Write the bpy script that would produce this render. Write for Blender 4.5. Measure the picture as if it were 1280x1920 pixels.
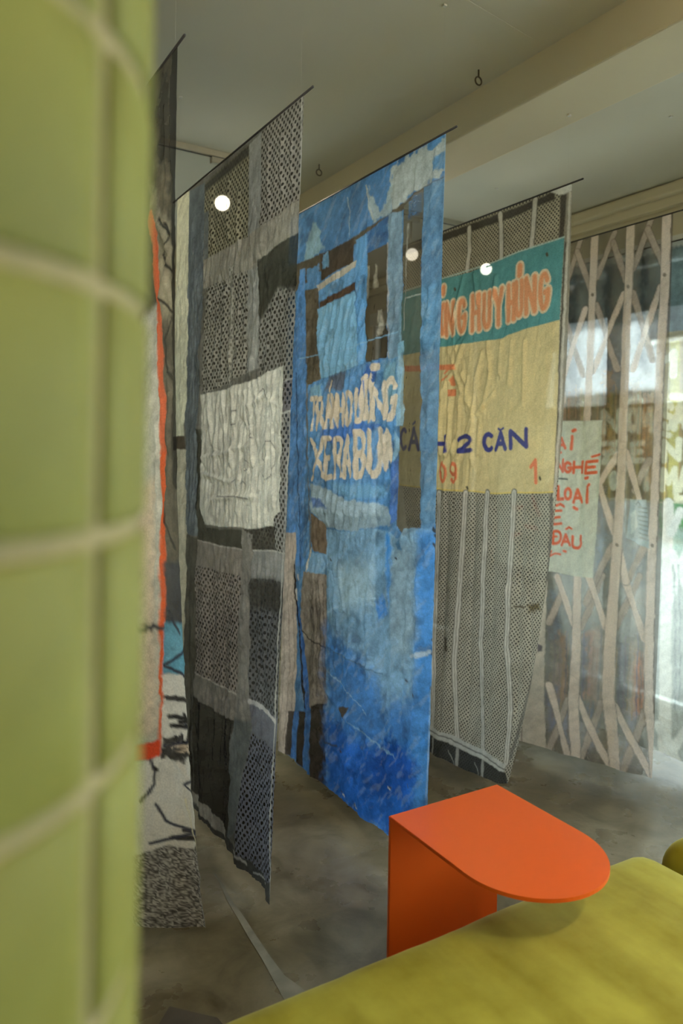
import bpy, bmesh, math, random
import numpy as np
from mathutils import Vector, Matrix

SKY = 16.0; EXPO = 0.5; WIN0 = -2.3; CREASE = 1.0
GAIN = {1: 1.9, 2: 1.75, 3: 1.85, 4: 1.75, 5: 1.55, 6: 1.15}
TILE_A = (.205, .198, .036); TILE_B = (.26, .264, .06)
ORANGE = (.76, .108, .008)
VEL_A = (.225, .178, .006); VEL_B = (.39, .345, .040)
LENS = 12; SPOT_W = 14; FRONT_FILL_W = 45; FRONT_FILL_C = (1, .96, .89); SOFA_FILL_W = 1.0; GLOBE_FILL = 70  # front, sofa and globe values drive lamps added for brightness

for o in list(bpy.data.objects):
    bpy.data.objects.remove(o, do_unlink=True)
SC = bpy.context.scene
COL = SC.collection
random.seed(4)

# ------------------------------------------------------------------ camera
# room axes: x across the row of banners (towards the window wall), y along the banners' width, z up
YAW = math.atan2(850.0, 1400.0)
cd = bpy.data.cameras.new('camera'); cam = bpy.data.objects.new('camera', cd); COL.objects.link(cam)
cd.sensor_fit = 'AUTO'; cd.sensor_width = 36.0; cd.lens = 26.25
cd.shift_y = -120.0/1920.0
cd.clip_start = 0.02; cd.clip_end = 200
cd.dof.use_dof = True; cd.dof.focus_distance = 2.35; cd.dof.aperture_fstop = 2.6
cam.matrix_world = (Matrix.Translation((0, 0, 1.5)) @ Matrix.Rotation(-YAW, 4, 'Z')
                    @ Matrix.Rotation(math.pi/2, 4, 'X') @ Matrix.Rotation(math.radians(1.0), 4, 'Z'))
SC.camera = cam

# ------------------------------------------------------------------ sky, daylight, exposure
wd = bpy.data.worlds.new('overcast_sky'); SC.world = wd; wd.use_nodes = True
wn = wd.node_tree.nodes; wn.clear()
wo = wn.new('ShaderNodeOutputWorld'); wb = wn.new('ShaderNodeBackground')
wb.inputs['Color'].default_value = (0.84, 0.94, 1.0, 1); wb.inputs['Strength'].default_value = SKY
wd.node_tree.links.new(wb.outputs[0], wo.inputs[0])
pl = bpy.data.lights.new('window_portal', 'AREA'); pl.shape = 'RECTANGLE'; pl.size = 5.75-WIN0; pl.size_y = 2.6
pl.cycles.is_portal = True
po = bpy.data.objects.new('window_portal', pl); COL.objects.link(po)
po.location = (3.72, (WIN0+5.7)/2, 1.33); po.rotation_euler = (math.pi/2, 0, math.pi/2)   # its rays run towards -x, into the room

vs = SC.view_settings
vs.view_transform = 'Standard'; vs.look = 'None'; vs.gamma = 1.0; vs.use_curve_mapping = False
vs.exposure = EXPO
SC.display_settings.display_device = 'sRGB'

# ------------------------------------------------------------------ helpers
def lin(c):
    return tuple(((v/255)/12.92 if v/255 <= .04045 else ((v/255+.055)/1.055)**2.4) for v in c)

def tag(o, label=None, cat=None, group=None, kind=None):
    if label: o['label'] = label
    if cat: o['category'] = cat
    if group: o['group'] = group
    if kind: o['kind'] = kind
    return o

def empty(name, loc=(0, 0, 0), parent=None):
    o = bpy.data.objects.new(name, None); COL.objects.link(o); o.location = loc
    o.empty_display_size = .1
    if parent: o.parent = parent
    return o

def obj(name, me, mat=None, parent=None, loc=None, smooth=False):
    if isinstance(me, bmesh.types.BMesh):
        bm = me; me = bpy.data.meshes.new(name); bm.normal_update(); bm.to_mesh(me); bm.free()
    o = bpy.data.objects.new(name, me); COL.objects.link(o)
    if mat and not me.materials: me.materials.append(mat)
    if parent: o.parent = parent
    if loc is not None: o.location = loc
    if smooth: me.shade_smooth()
    return o

def box(bm, x0, x1, y0, y1, z0, z1, bev=0, seg=2):
    vs_ = [bm.verts.new(p) for p in ((x0,y0,z0),(x1,y0,z0),(x1,y1,z0),(x0,y1,z0),(x0,y0,z1),(x1,y0,z1),(x1,y1,z1),(x0,y1,z1))]
    fs = [bm.faces.new([vs_[i] for i in f]) for f in ((3,2,1,0),(4,5,6,7),(0,1,5,4),(1,2,6,5),(2,3,7,6),(3,0,4,7))]
    if bev:
        es = {e for f in fs for e in f.edges}
        bmesh.ops.bevel(bm, geom=list(es), offset=bev, segments=seg, affect='EDGES', profile=.5)
    return bm

def bxm(*a, **k):
    return box(bmesh.new(), *a, **k)

def tube(bm, pts, r, n=8, caps=True):
    pts = [Vector(p) for p in pts]; rings = []
    rr = r if isinstance(r, (list, tuple)) else [r]*len(pts)
    up = None
    for i, p in enumerate(pts):
        d = (pts[min(i+1, len(pts)-1)] - pts[max(i-1, 0)]).normalized()
        if up is None: up = Vector((0, 0, 1)) if abs(d.z) < .9 else Vector((1, 0, 0))
        a = d.cross(up).normalized(); b = a.cross(d).normalized(); up = b
        rings.append([bm.verts.new(p + (a*math.cos(2*math.pi*k/n) + b*math.sin(2*math.pi*k/n))*rr[i]) for k in range(n)])
    for A, B in zip(rings, rings[1:]):
        for k in range(n): bm.faces.new((A[k], A[(k+1) % n], B[(k+1) % n], B[k]))
    if caps:
        bm.faces.new(rings[0][::-1]); bm.faces.new(rings[-1])
    return bm

def prism(bm, pts, z0, z1):
    a = [bm.verts.new((x, y, z0)) for x, y in pts]; b = [bm.verts.new((x, y, z1)) for x, y in pts]
    bm.faces.new(a[::-1]); bm.faces.new(b); n = len(pts)
    for i in range(n): bm.faces.new((a[i], a[(i+1) % n], b[(i+1) % n], b[i]))
    return bm

def mat(name, base, rough=.6, spec=.4, noise=None, bump=None, metal=0, sheen=0, coat=0, emit=None):
    """principled material; noise=(scale, amount, detail) mottles the colour, bump=(scale, strength)"""
    m = bpy.data.materials.new(name); m.use_nodes = True; nt = m.node_tree; N = nt.nodes; K = nt.links
    b = N['Principled BSDF']; b.inputs['Roughness'].default_value = rough
    b.inputs['Specular IOR Level'].default_value = spec; b.inputs['Metallic'].default_value = metal
    b.inputs['Base Color'].default_value = (*base, 1)
    tc = N.new('ShaderNodeTexCoord')
    if noise:
        n = N.new('ShaderNodeTexNoise'); n.inputs['Scale'].default_value = noise[0]; n.inputs['Detail'].default_value = noise[2]
        K.new(tc.outputs['Object'], n.inputs['Vector'])
        r = N.new('ShaderNodeMapRange'); r.inputs['From Min'].default_value = .3; r.inputs['From Max'].default_value = .7
        r.inputs['To Min'].default_value = 1-noise[1]; r.inputs['To Max'].default_value = 1+noise[1]
        K.new(n.outputs['Fac'], r.inputs['Value'])
        mx = N.new('ShaderNodeVectorMath'); mx.operation = 'SCALE'; mx.inputs[0].default_value = base
        K.new(r.outputs['Result'], mx.inputs['Scale']); K.new(mx.outputs['Vector'], b.inputs['Base Color'])
    if bump:
        n2 = N.new('ShaderNodeTexNoise'); n2.inputs['Scale'].default_value = bump[0]; n2.inputs['Detail'].default_value = 5
        K.new(tc.outputs['Object'], n2.inputs['Vector'])
        bp = N.new('ShaderNodeBump'); bp.inputs['Strength'].default_value = bump[1]; bp.inputs['Distance'].default_value = .01
        K.new(n2.outputs['Fac'], bp.inputs['Height']); K.new(bp.outputs['Normal'], b.inputs['Normal'])
    if sheen:
        b.inputs['Sheen Weight'].default_value = sheen; b.inputs['Sheen Roughness'].default_value = .35
        b.inputs['Sheen Tint'].default_value = (*[min(1, v*2.2) for v in base], 1)
    if coat: b.inputs['Coat Weight'].default_value = coat; b.inputs['Coat Roughness'].default_value = .12
    if emit:
        b.inputs['Emission Color'].default_value = (*emit[0], 1); b.inputs['Emission Strength'].default_value = emit[1]
    return m

M_CEIL = mat('ceiling_paint', (.70, .675, .565), .9, .2, (1.5, .03, 3))
M_BEAM = mat('beam_paint', (.78, .70, .51), .9, .2, (2, .03, 3))
M_WALL = mat('wall_paint', (.66, .60, .44), .9, .2, (1.5, .04, 3))
M_WHITE = mat('white_trim', (.74, .74, .70), .5, .4, (6, .03, 2))
M_DARK = mat('dark_metal', (.03, .03, .028), .45, .5, (30, .2, 2))
M_BLACK = mat('black_rod', (.035, .033, .03), .5, .4, (40, .2, 2))
M_NYLON = mat('nylon_thread', (.6, .58, .5), .3, .5, (90, .1, 1))
M_STEEL = mat('hook_steel', (.12, .10, .07), .4, .5, (60, .3, 2), metal=.6)

# ------------------------------------------------------------------ the room
X0, X1, Y0, Y1, H = -3.2, 3.75, -3.4, 6.2, 3.0
BX0, BX1, BZ = 2.07, 2.37, 2.84
def ceil_z(x): return BZ if BX0 <= x <= BX1 else H

def floor_material():
    m = bpy.data.materials.new('polished_concrete'); m.use_nodes = True; nt = m.node_tree; N = nt.nodes; K = nt.links
    b = N['Principled BSDF']; tc = N.new('ShaderNodeTexCoord')
    def noise(sc, det, dis=0, rough=.55):
        n = N.new('ShaderNodeTexNoise'); n.inputs['Scale'].default_value = sc; n.inputs['Detail'].default_value = det
        n.inputs['Distortion'].default_value = dis; n.inputs['Roughness'].default_value = rough
        K.new(tc.outputs['Object'], n.inputs['Vector']); return n.outputs['Fac']
    def ramp(src, stops):
        r = N.new('ShaderNodeValToRGB'); e = r.color_ramp.elements
        e[0].position, e[0].color = stops[0][0], (*stops[0][1], 1); e[1].position, e[1].color = stops[-1][0], (*stops[-1][1], 1)
        for p, c in stops[1:-1]: x = e.new(p); x.color = (*c, 1)
        K.new(src, r.inputs[0]); return r.outputs[0]
    big = ramp(noise(1.3, 6, 1.0), [(.30, (.082, .064, .031)), (.45, (.140, .114, .064)), (.6, (.21, .180, .120)), (.75, (.29, .26, .19))])
    small = ramp(noise(7, 8, .6, .65), [(.30, (.55, .52, .45)), (.55, (1, 1, 1)), (.8, (1.25, 1.25, 1.2))])
    mx = N.new('ShaderNodeMix'); mx.data_type = 'RGBA'; mx.blend_type = 'MULTIPLY'; mx.inputs['Factor'].default_value = 1
    K.new(big, mx.inputs[6]); K.new(small, mx.inputs[7])
    K.new(mx.outputs[2], b.inputs['Base Color'])
    rr = N.new('ShaderNodeMapRange'); rr.inputs['To Min'].default_value = .18; rr.inputs['To Max'].default_value = .40
    K.new(noise(5, 5), rr.inputs['Value']); K.new(rr.outputs[0], b.inputs['Roughness'])
    b.inputs['Specular IOR Level'].default_value = .5
    bp = N.new('ShaderNodeBump'); bp.inputs['Strength'].default_value = .12; bp.inputs['Distance'].default_value = .01
    K.new(noise(22, 6), bp.inputs['Height']); K.new(bp.outputs[0], b.inputs['Normal'])
    return m

floor = tag(obj('floor', bxm(X0-.1, X1+.12, Y0-.1, Y1+.1, -.12, 0), floor_material()), kind='structure')
M_FILL = mat('crack_filler', (.21, .195, .15), .6, .4, (14, .25, 4))
# pale cement filler in the long crack of the floor
cl = [(1.000, 2.46, .006), (.998, 2.38, .010), (.985, 2.29, .014), (.982, 2.19, .020), (.975, 2.08, .024), (.970, 1.97, .026), (.966, 1.88, .036), (.975, 1.79, .07), (.985, 1.70, .11)]
pts = [(x-w/2, y) for x, y, w in cl] + [(x+w/2, y) for x, y, w in cl[::-1]]
obj('crack_filler', prism(bmesh.new(), pts, -.002, .0012), M_FILL, floor)
M_STAIN = mat('dark_cement', (.075, .062, .045), .6, .4, (12, .3, 4))
obj('cement_patch', prism(bmesh.new(), [(.60, 1.86), (.665, 1.93), (.73, 1.86), (.76, 1.83), (.78, 1.70), (.66, 1.62), (.58, 1.72)], -.002, .0010), M_STAIN, floor)

ceiling = tag(obj('ceiling', bxm(X0-.1, X1+.12, Y0-.1, Y1+.1, H, H+.12), M_CEIL), kind='structure')
obj('ceiling_beam', bxm(BX0, BX1, Y0, Y1, BZ, H+.01, bev=.008), M_BEAM, ceiling)
tag(obj('wall_left', bxm(X0-.1, X0, Y0-.1, Y1+.1, 0, H), M_WALL), kind='structure')
tag(obj('wall_back', bxm(X0, X1, Y1, Y1+.1, 0, H), M_WALL), kind='structure')
tag(obj('wall_front', bxm(X0, X1, Y0-.1, Y0, 0, H), M_WALL), kind='structure')
WZ = 2.61
wr_ = tag(obj('wall_right', bxm(X1, X1+.12, Y0-.1, Y1+.1, WZ+.11, H), M_WALL), kind='structure')
# stepped cornice
tr = tag(obj('trim_1', bxm(X1-.05, X1+.001, Y0, Y1, 2.88, 2.99, bev=.004), M_BEAM), kind='structure')
obj('cornice_step', bxm(X1-.10, X1-.048, Y0, Y1, 2.93, 2.995, bev=.012, seg=3), M_BEAM, tr)
# glazed front: one window per bay; bays out of view added for more daylight
NB = 6; W0, W1 = WIN0, 5.7
bay = (W1-W0)/NB
obj('end_pier', bxm(X1, X1+.12, Y0-.1, W0, 0, WZ+.11), M_WALL, wr_); obj('end_pier', bxm(X1, X1+.12, W1, Y1+.1, 0, WZ+.11), M_WALL, wr_)

def glass_material():
    m = bpy.data.materials.new('window_glass'); m.use_nodes = True; nt = m.node_tree; N = nt.nodes; K = nt.links
    N.clear(); o = N.new('ShaderNodeOutputMaterial')
    tp = N.new('ShaderNodeBsdfTransparent'); tp.inputs[0].default_value = (.90, .94, .93, 1)
    gl = N.new('ShaderNodeBsdfGlossy'); gl.inputs['Roughness'].default_value = .02
    fr = N.new('ShaderNodeFresnel'); fr.inputs[0].default_value = 1.45
    mx = N.new('ShaderNodeMixShader'); K.new(fr.outputs[0], mx.inputs[0]); K.new(tp.outputs[0], mx.inputs[1]); K.new(gl.outputs[0], mx.inputs[2])
    K.new(mx.outputs[0], o.inputs[0]); return m
M_GLASS = glass_material()
for i in range(NB):
    a, c = W0+i*bay, W0+(i+1)*bay
    w = tag(obj('window_%d' % (i+1), bxm(X1+.02, X1+.10, a, a+.05, 0, WZ), M_WHITE), kind='structure')
    obj('window_frame', bxm(X1+.02, X1+.10, c-.05, c, 0, WZ), M_WHITE, w)
    obj('window_head', bxm(X1-.01, X1+.12, a, c, WZ, WZ+.112), M_WHITE, w)
    obj('window_sill', bxm(X1-.02, X1+.12, a, c, 0, .09), M_WHITE, w)
    obj('window_pane', bxm(X1+.055, X1+.061, a+.05, c-.05, .09, WZ), M_GLASS, w)


# ---- how each banner hangs
# x plane, y of near edge, width, top z, length
BANNERS = {
 1: dict(p=.641, y0=1.929, W=1.15, zt=2.565, L=2.475),
 2: dict(p=1.054, y0=1.988, W=1.15, zt=2.565, L=2.495),
 3: dict(p=1.581, y0=1.965, W=1.14, zt=2.565, L=2.475),
 4: dict(p=2.293, y0=2.058, W=1.15, zt=2.565, L=2.465),
 5: dict(p=2.949, y0=2.070, W=1.15, zt=2.567, L=2.500),
 6: dict(p=3.350, y0=1.950, W=1.15, zt=2.567, L=2.500),
}
def macro(k, s, t):
    """hang of banner k: s 0 near edge .. 1 far edge, t 0 rod .. 1 hem -> x, y, z"""
    b = BANNERS[k]
    x = b['p'] + 0*s*t; y = b['y0'] + b['W']*s + 0*t; z = b['zt'] - b['L']*t + 0*s
    if k == 1:
        x = x + .165*t**2.2*np.exp(-(s/.13)**2); y = y + .13*t**2*np.exp(-s/.12)
    elif k == 2:
        y = y + .11*t*(1-s)**2 - .18*t**3*s**2*.6
    elif k == 3:
        y = y + .04*t*(1-s)
    elif k == 4:
        x = x - .135*t**2; y = y + .17*t**3*(1-s)**3; z = z + .05*t**3*(1-s)**3
    elif k == 5:
        x = x - (.05 + .30*np.minimum(s/.75, 1.2))*t**2; y = y + .02*t*(1-s)
    elif k == 6:
        x = x - .16*t**2
    return x, y, z

# ------------------------------------------------------------------ numpy noise used to wrinkle and print the cloth
def _hash(ix, iy, seed):
    h = (ix.astype(np.int64)*374761393 + iy.astype(np.int64)*668265263 + seed*1442695041) & 0xFFFFFFFF
    h = ((h ^ (h >> 13))*1274126177) & 0xFFFFFFFF
    return ((h ^ (h >> 16)) & 0xFFFF)/65535.0

def vnoise(x, y, seed=0):
    x0 = np.floor(x); y0 = np.floor(y); fx = x-x0; fy = y-y0
    fx = fx*fx*fx*(fx*(fx*6-15)+10); fy = fy*fy*fy*(fy*(fy*6-15)+10)
    a = _hash(x0, y0, seed); b = _hash(x0+1, y0, seed); c = _hash(x0, y0+1, seed); d = _hash(x0+1, y0+1, seed)
    return (a*(1-fx)+b*fx)*(1-fy) + (c*(1-fx)+d*fx)*fy

def fbm(x, y, seed=0, oct=4):
    v = 0; amp = .5; tot = 0
    for i in range(oct):
        v = v + amp*vnoise(x, y, seed+i*17); tot += amp; amp *= .5; x = x*2.03+3.1; y = y*2.03+7.7
    return v/tot

def seg_dist(px, py, pts, closed=False):
    d = np.full(px.shape, 1e9)
    n = len(pts)
    for i in range(n if closed else n-1):
        ax, ay = pts[i]; bx, by = pts[(i+1) % n]
        dx, dy = bx-ax, by-ay; l2 = dx*dx+dy*dy+1e-12
        t = np.clip(((px-ax)*dx+(py-ay)*dy)/l2, 0, 1)
        d = np.minimum(d, (px-ax-t*dx)**2+(py-ay-t*dy)**2)
    return np.sqrt(d)

def inside(px, py, pts):
    r = np.zeros(px.shape, bool); n = len(pts)
    for i in range(n):
        ax, ay = pts[i]; bx, by = pts[(i+1) % n]
        if ay == by: continue
        c = ((ay > py) != (by > py)) & (px < (bx-ax)*(py-ay)/(by-ay)+ax)
        r ^= c
    return r

# ---- what is printed on each banner (metres from the far edge, metres below the rod)
PRINTS={
1:[['P',[(.399,.011),(1.163,.0),(1.185,.735),(.442,.636)],(60,57,48),.002,0,.4,None,None],
['P',[(.28,.536),(1.205,.682),(1.198,1.748),(.383,1.946)],(74,70,60),.04,.02,.4,None,None],
['P',[(1.002,.035),(1.086,.026),(1.106,.294),(1.071,.327),(1.025,.313)],(44,42,36),.03,.03,.4,None,None],
['P',[(.975,.252),(1.098,.305),(1.092,.419),(1.0,.388)],(92,86,70),.03,.03,.35,None,None],
['P',[(.916,.296),(1.074,.429),(1.128,.471),(1.127,.728),(1.048,.718),(.976,.48)],(118,112,94),.02,.02,.4,None,None],
['S',[(1.128,-.013),(1.152,.35),(1.151,.872),(1.138,1.16)],.05,(34,33,30),.2,.004,None],
['S',[(1.075,.459),(1.119,.498),(1.05,.541),(1.155,.618)],.009,(32,32,30),.2,.002,None],
['S',[(1.043,.658),(1.136,.714),(1.068,.779),(1.083,.853),(1.122,.885)],.009,(32,32,30),.2,.002,None],
['S',[(1.079,.985),(1.091,1.059),(1.069,1.088)],.009,(32,32,30),.2,.002,None],
['S',[(1.064,1.207),(1.079,1.311),(1.117,1.352)],.009,(32,32,30),.2,.002,None],
['S',[(1.11,.496),(1.02,.431)],.009,(32,32,30),.2,.002,None],
['P',[(.718,.741),(1.035,.657),(1.046,1.163),(1.019,1.775),(1.007,1.918),(.805,2.022)],(158,156,144),.02,.006,.12,None,None],
['P',[(.747,1.176),(.993,1.166),(.994,1.889),(.801,1.974)],(176,160,138),.03,.01,.1,None,None],
['S',[(.958,.415),(.985,.467),(1.022,.655),(1.051,.955),(1.055,1.103)],.042,(214,104,68),.1,.002,None],
['S',[(1.055,1.103),(1.055,1.208),(1.041,1.465),(1.019,1.775)],.03,(220,92,42),.1,.002,None],
['S',[(1.019,1.76),(1.007,1.91)],.012,(216,90,40),.1,0,None],
['P',[(.801,1.977),(1.011,1.914),(1.012,1.96),(.805,2.029)],(196,62,30),.002,.004,.1,None,None],
['P',[(1.051,1.396),(27.304,-1.055),(.392,1.66),(1.039,1.575)],(52,53,56),.01,.01,.3,None,None],
['P',[(1.037,1.572),(1.533,1.503),(1.252,1.684),(1.025,1.722)],(84,132,150),.008,.006,.2,None,None],
['P',[(.4,2.176),(1.01,1.961),(1.025,1.722),(1.524,1.642),(1.112,2.238),(.424,2.493)],(182,178,168),.006,.006,.1,None,None],
['P',[(1.02,1.907),(1.202,1.871),(1.2,1.942),(1.01,1.98)],(56,54,52),.006,.016,.3,None,None],
['P',[(1.035,1.928),(1.266,1.881),(1.075,1.941),(1.299,1.923)],(176,160,140),.004,.012,.1,None,None],
['S',[(1.047,1.841),(1.299,1.816)],.014,(44,43,42),.2,.002,None],
['S',[(1.255,1.821),(1.096,1.849)],.014,(44,43,42),.2,.002,None],
['S',[(1.121,1.822),(1.133,1.824)],.014,(44,43,42),.2,.002,None],
['S',[(1.036,1.788),(1.321,1.763)],.014,(44,43,42),.2,.002,None],
['S',[(1.082,1.781),(1.089,1.785)],.014,(44,43,42),.2,.002,None],
['S',[(1.218,1.763),(1.202,1.77)],.014,(44,43,42),.2,.002,None],
['S',[(1.299,1.835),(1.056,1.867)],.014,(44,43,42),.2,.002,None],
['S',[(.988,2.0),(.995,2.003)],.014,(44,43,42),.2,.002,None],
['S',[(1.259,2.159),(1.254,2.164)],.014,(44,43,42),.2,.002,None],
['S',[(1.241,2.167),(1.236,2.172)],.014,(44,43,42),.2,.002,None],
['S',[(1.064,2.202),(1.245,2.189)],.014,(44,43,42),.2,.002,None],
['S',[(1.272,2.178),(1.047,2.2)],.014,(44,43,42),.2,.002,None],
['S',[(1.28,2.154),(1.275,2.158)],.014,(44,43,42),.2,.002,None],
['S',[(1.084,2.175),(1.225,2.164)],.014,(44,43,42),.2,.002,None],
['S',[(1.025,1.787),(1.162,1.775)],.01,(52,50,48),.3,.003,None],
['S',[(1.251,1.582),(1.035,1.695),(1.3,1.725),(1.22,1.798)],.01,(44,46,56),.15,.0008,None],
['S',[(1.128,1.852),(1.28,1.865),(1.021,1.931)],.01,(44,46,56),.15,.0008,None],
['S',[(1.312,1.943),(1.268,1.974),(1.101,2.034),(1.219,2.064),(1.294,2.127),(.975,2.223)],.01,(44,46,56),.15,.0008,None],
['S',[(.987,2.107),(1.023,2.151),(1.255,2.21)],.01,(44,46,56),.15,.0008,None],
['S',[(.975,1.979),(.988,2.015),(.983,2.048),(.939,2.106)],.01,(44,46,56),.15,.0008,None],
['S',[(1.052,1.525),(1.124,1.591)],.01,(44,46,56),.15,.0008,None],
['P',[(.423,2.478),(1.021,2.224),(1.113,2.231),(3.199,2.464),(.446,2.74)],(122,118,112),.004,.004,.0,-1,None],
['S',[(1.11,2.076),(1.115,2.172),(1.195,2.296),(1.178,2.462)],.005,(190,182,150),.1,0,None],
['C',[(1.064,.134),(1.09,.332),(1.066,.456)],.012,.008],
['C',[(1.106,.078),(1.125,.328)],.012,.008],
['C',[(1.021,.446),(1.111,.553),(1.052,.659)],.012,.008],
['C',[(1.098,.869),(1.105,1.088),(1.074,1.281)],.012,.008],
['C',[(1.014,1.014),(1.018,1.316),(1.003,1.624)],.012,.008],
['C',[(.989,.862),(.966,.952)],.012,.008],
['C',[(1.304,1.74),(1.059,1.956),(1.279,2.162)],.012,.008]],
2:[['P',[(.002,-.006),(.15,.008),(.17,.547),(.167,.768),(.145,1.036),(-.007,1.036),(-.055,-.012)],(172,172,150),.002,.002,.12,None,None],
['P',[(-.007,1.027),(.145,1.028),(.147,1.085),(-.005,1.087)],(58,50,40),.002,.0,.12,None,None],
['P',[(-.005,1.085),(.16,1.083),(.177,1.427),(.154,1.866),(.125,1.937),(-.002,1.965)],(150,146,128),.002,.002,.12,None,None],
['P',[(-.002,1.965),(.125,1.932),(.154,1.866),(.17,1.427),(.32,1.429),(.313,1.962),(.251,2.203),(.19,2.326),(.245,2.464),(-.029,2.433)],(66,65,58),.003,.004,.3,None,None],
['P',[(.15,.008),(.328,.028),(.345,.362),(.337,.675),(.334,.991),(.332,1.421),(.177,1.427),(.154,1.098),(.17,.547)],(80,88,92),.003,.003,.25,None,None],
['P',[(.328,.032),(.751,.017),(.771,.344),(.663,.338),(.344,.34)],(112,110,92),.002,.002,.1,1,None],
['P',[(.328,.032),(.751,.017),(.753,.058),(.33,.068)],(52,52,46),.01,.0,.2,.3,None],
['P',[(.334,.149),(.38,.149),(.39,.337),(.344,.336)],(85,90,90),.003,.0,.2,0,None],
['P',[(.751,.021),(.85,.011),(.871,.331),(.867,.463),(.891,.803),(.797,.814),(.778,.446)],(118,120,115),.002,.002,.15,None,None],
['P',[(.85,.011),(1.15,-.005),(1.162,.316),(1.087,.314),(1.024,.326),(.871,.331)],(112,110,102),.002,.002,.1,1,None],
['P',[(.344,.34),(.663,.338),(.771,.344),(.871,.331),(1.024,.326),(1.087,.314),(1.162,.317),(1.163,.416),(1.039,.421),(.87,.441),(.867,.463),(.774,.46),(.651,.459),(.385,.452),(.35,.45)],(118,116,106),.003,.004,.15,None,None],
['P',[(.866,.443),(.981,.425),(1.163,.413),(1.168,.592),(1.031,.565),(.91,.648),(.88,.65)],(45,46,39),.003,.003,.3,None,None],
['P',[(.385,.452),(.65,.454),(.778,.457),(.797,.814),(.37,.87),(.368,.574)],(118,117,108),.004,.004,.12,1,None],
['P',[(1.031,.565),(1.167,.587),(1.182,.963),(.894,.857),(.88,.653)],(98,98,92),.012,.002,.15,1,None],
['P',[(.598,.411),(.648,.415),(.673,.843),(.623,.85)],(128,128,118),.004,0,.1,.6,None],
['P',[(1.094,.862),(1.172,.851),(1.167,.954),(1.098,.964)],(90,88,88),.002,.001,.12,None,None],
['P',[(1.098,.96),(1.167,.952),(1.168,1.263),(1.16,1.39),(1.066,1.394),(1.037,1.307),(1.095,1.252)],(112,112,108),.002,.002,.1,1,None],
['S',[(1.098,.962),(1.166,.951)],.006,(150,150,142),.1,0,None],
['S',[(1.09,.864),(1.161,.852)],.004,(140,140,135),.1,0,None],
['P',[(.322,1.001),(.376,1.002),(.391,1.343),(.428,1.381),(.794,1.354),(.788,1.425),(.326,1.437)],(45,46,39),.002,.002,.3,None,None],
['P',[(.793,1.347),(1.063,1.313),(1.07,1.396),(.88,1.414),(.852,1.359)],(58,57,52),.008,.0,.2,.6,None],
['P',[(.358,.868),(.623,.856),(.817,.843),(.969,.822),(1.09,.812),(1.098,.96),(1.096,1.268),(1.057,1.288),(1.051,1.319),(.897,1.337),(.662,1.355),(.416,1.37),(.378,1.334),(.353,1.304),(.369,1.095)],(168,168,156),.0015,.0015,.08,0,.92],
['S',[(.704,.939),(.669,.942),(.65,.966),(.661,.99),(.702,.988)],.0035,(88,88,84),.1,0,None],
['S',[(.828,1.012),(.847,1.02),(.825,1.027),(.857,1.034)],.0035,(88,88,84),.1,0,None],
['S',[(.797,1.107),(.826,1.118),(.823,1.143),(.8,1.148)],.0035,(88,88,84),.1,0,None],
['S',[(1.016,1.048),(.974,1.048),(.941,1.069),(.934,1.105),(.958,1.125)],.0035,(88,88,84),.1,0,None],
['S',[(1.016,1.048),(1.043,1.077),(1.047,1.119),(1.017,1.163),(.983,1.173),(.952,1.157)],.0035,(88,88,84),.1,0,None],
['S',[(.769,1.197),(.792,1.185),(.812,1.198)],.0035,(88,88,84),.1,0,None],
['S',[(.694,1.195),(.713,1.184),(.725,1.206)],.0035,(88,88,84),.1,0,None],
['S',[(.461,1.063),(.479,1.094)],.0035,(88,88,84),.1,0,None],
['S',[(.91,.884),(.926,.873),(.953,.892),(.968,.922)],.0035,(88,88,84),.1,0,None],
['S',[(.394,.876),(.389,.898)],.0035,(88,88,84),.1,0,None],
['S',[(1.055,.825),(1.061,.842)],.0035,(88,88,84),.1,0,None],
['S',[(.537,1.251),(.844,1.24)],.0035,(88,88,84),.1,0,None],
['S',[(.866,.891),(.89,.981)],.0035,(88,88,84),.1,0,None],
['S',[(.799,.924),(.827,.998)],.0035,(88,88,84),.1,0,None],
['P',[(.788,1.347),(.88,1.356),(.867,1.506),(.882,1.915),(.9,2.027),(.838,2.238),(.794,2.401),(.7,2.474),(.734,2.16),(.759,2.012),(.775,1.928),(.789,1.513)],(108,106,100),.003,.003,.15,None,None],
['P',[(.759,2.012),(.897,1.983),(.9,2.027),(.838,2.238),(.794,2.401),(.7,2.474),(.734,2.16)],(80,85,84),.01,.003,.2,None,None],
['P',[(.326,1.437),(.788,1.425),(.789,1.517),(.317,1.539)],(112,107,100),.002,.002,.12,None,None],
['P',[(.879,1.412),(1.168,1.389),(1.16,1.482),(.862,1.508)],(114,115,112),.002,.002,.12,None,None],
['S',[(.326,1.437),(.489,1.437),(.788,1.423)],.004,(150,146,138),.1,0,None],
['S',[(.879,1.412),(1.164,1.39)],.004,(160,158,150),.1,0,None],
['P',[(.317,1.539),(.789,1.515),(.775,1.928),(.539,1.946),(.313,1.962)],(112,106,100),.002,.003,.1,1,None],
['P',[(.862,1.508),(1.16,1.482),(1.155,1.903),(.882,1.913)],(74,75,76),.002,.002,.25,.9,None],
['P',[(.862,1.508),(1.16,1.482),(1.161,1.577),(.87,1.61)],(48,48,45),.02,.0,.2,.3,None],
['P',[(.313,1.962),(.775,1.928),(.759,2.025),(.632,2.047),(.293,2.05)],(104,101,94),.002,.003,.15,None,None],
['S',[(.312,1.958),(.539,1.946),(.775,1.928)],.006,(140,136,128),.2,.003,None],
['P',[(.882,1.915),(1.155,1.903),(1.161,2.014),(.9,2.022)],(88,90,96),.002,.003,.15,None,None],
['S',[(.883,1.922),(.989,1.914),(1.134,1.917)],.016,(150,148,144),.2,.004,None],
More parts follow.
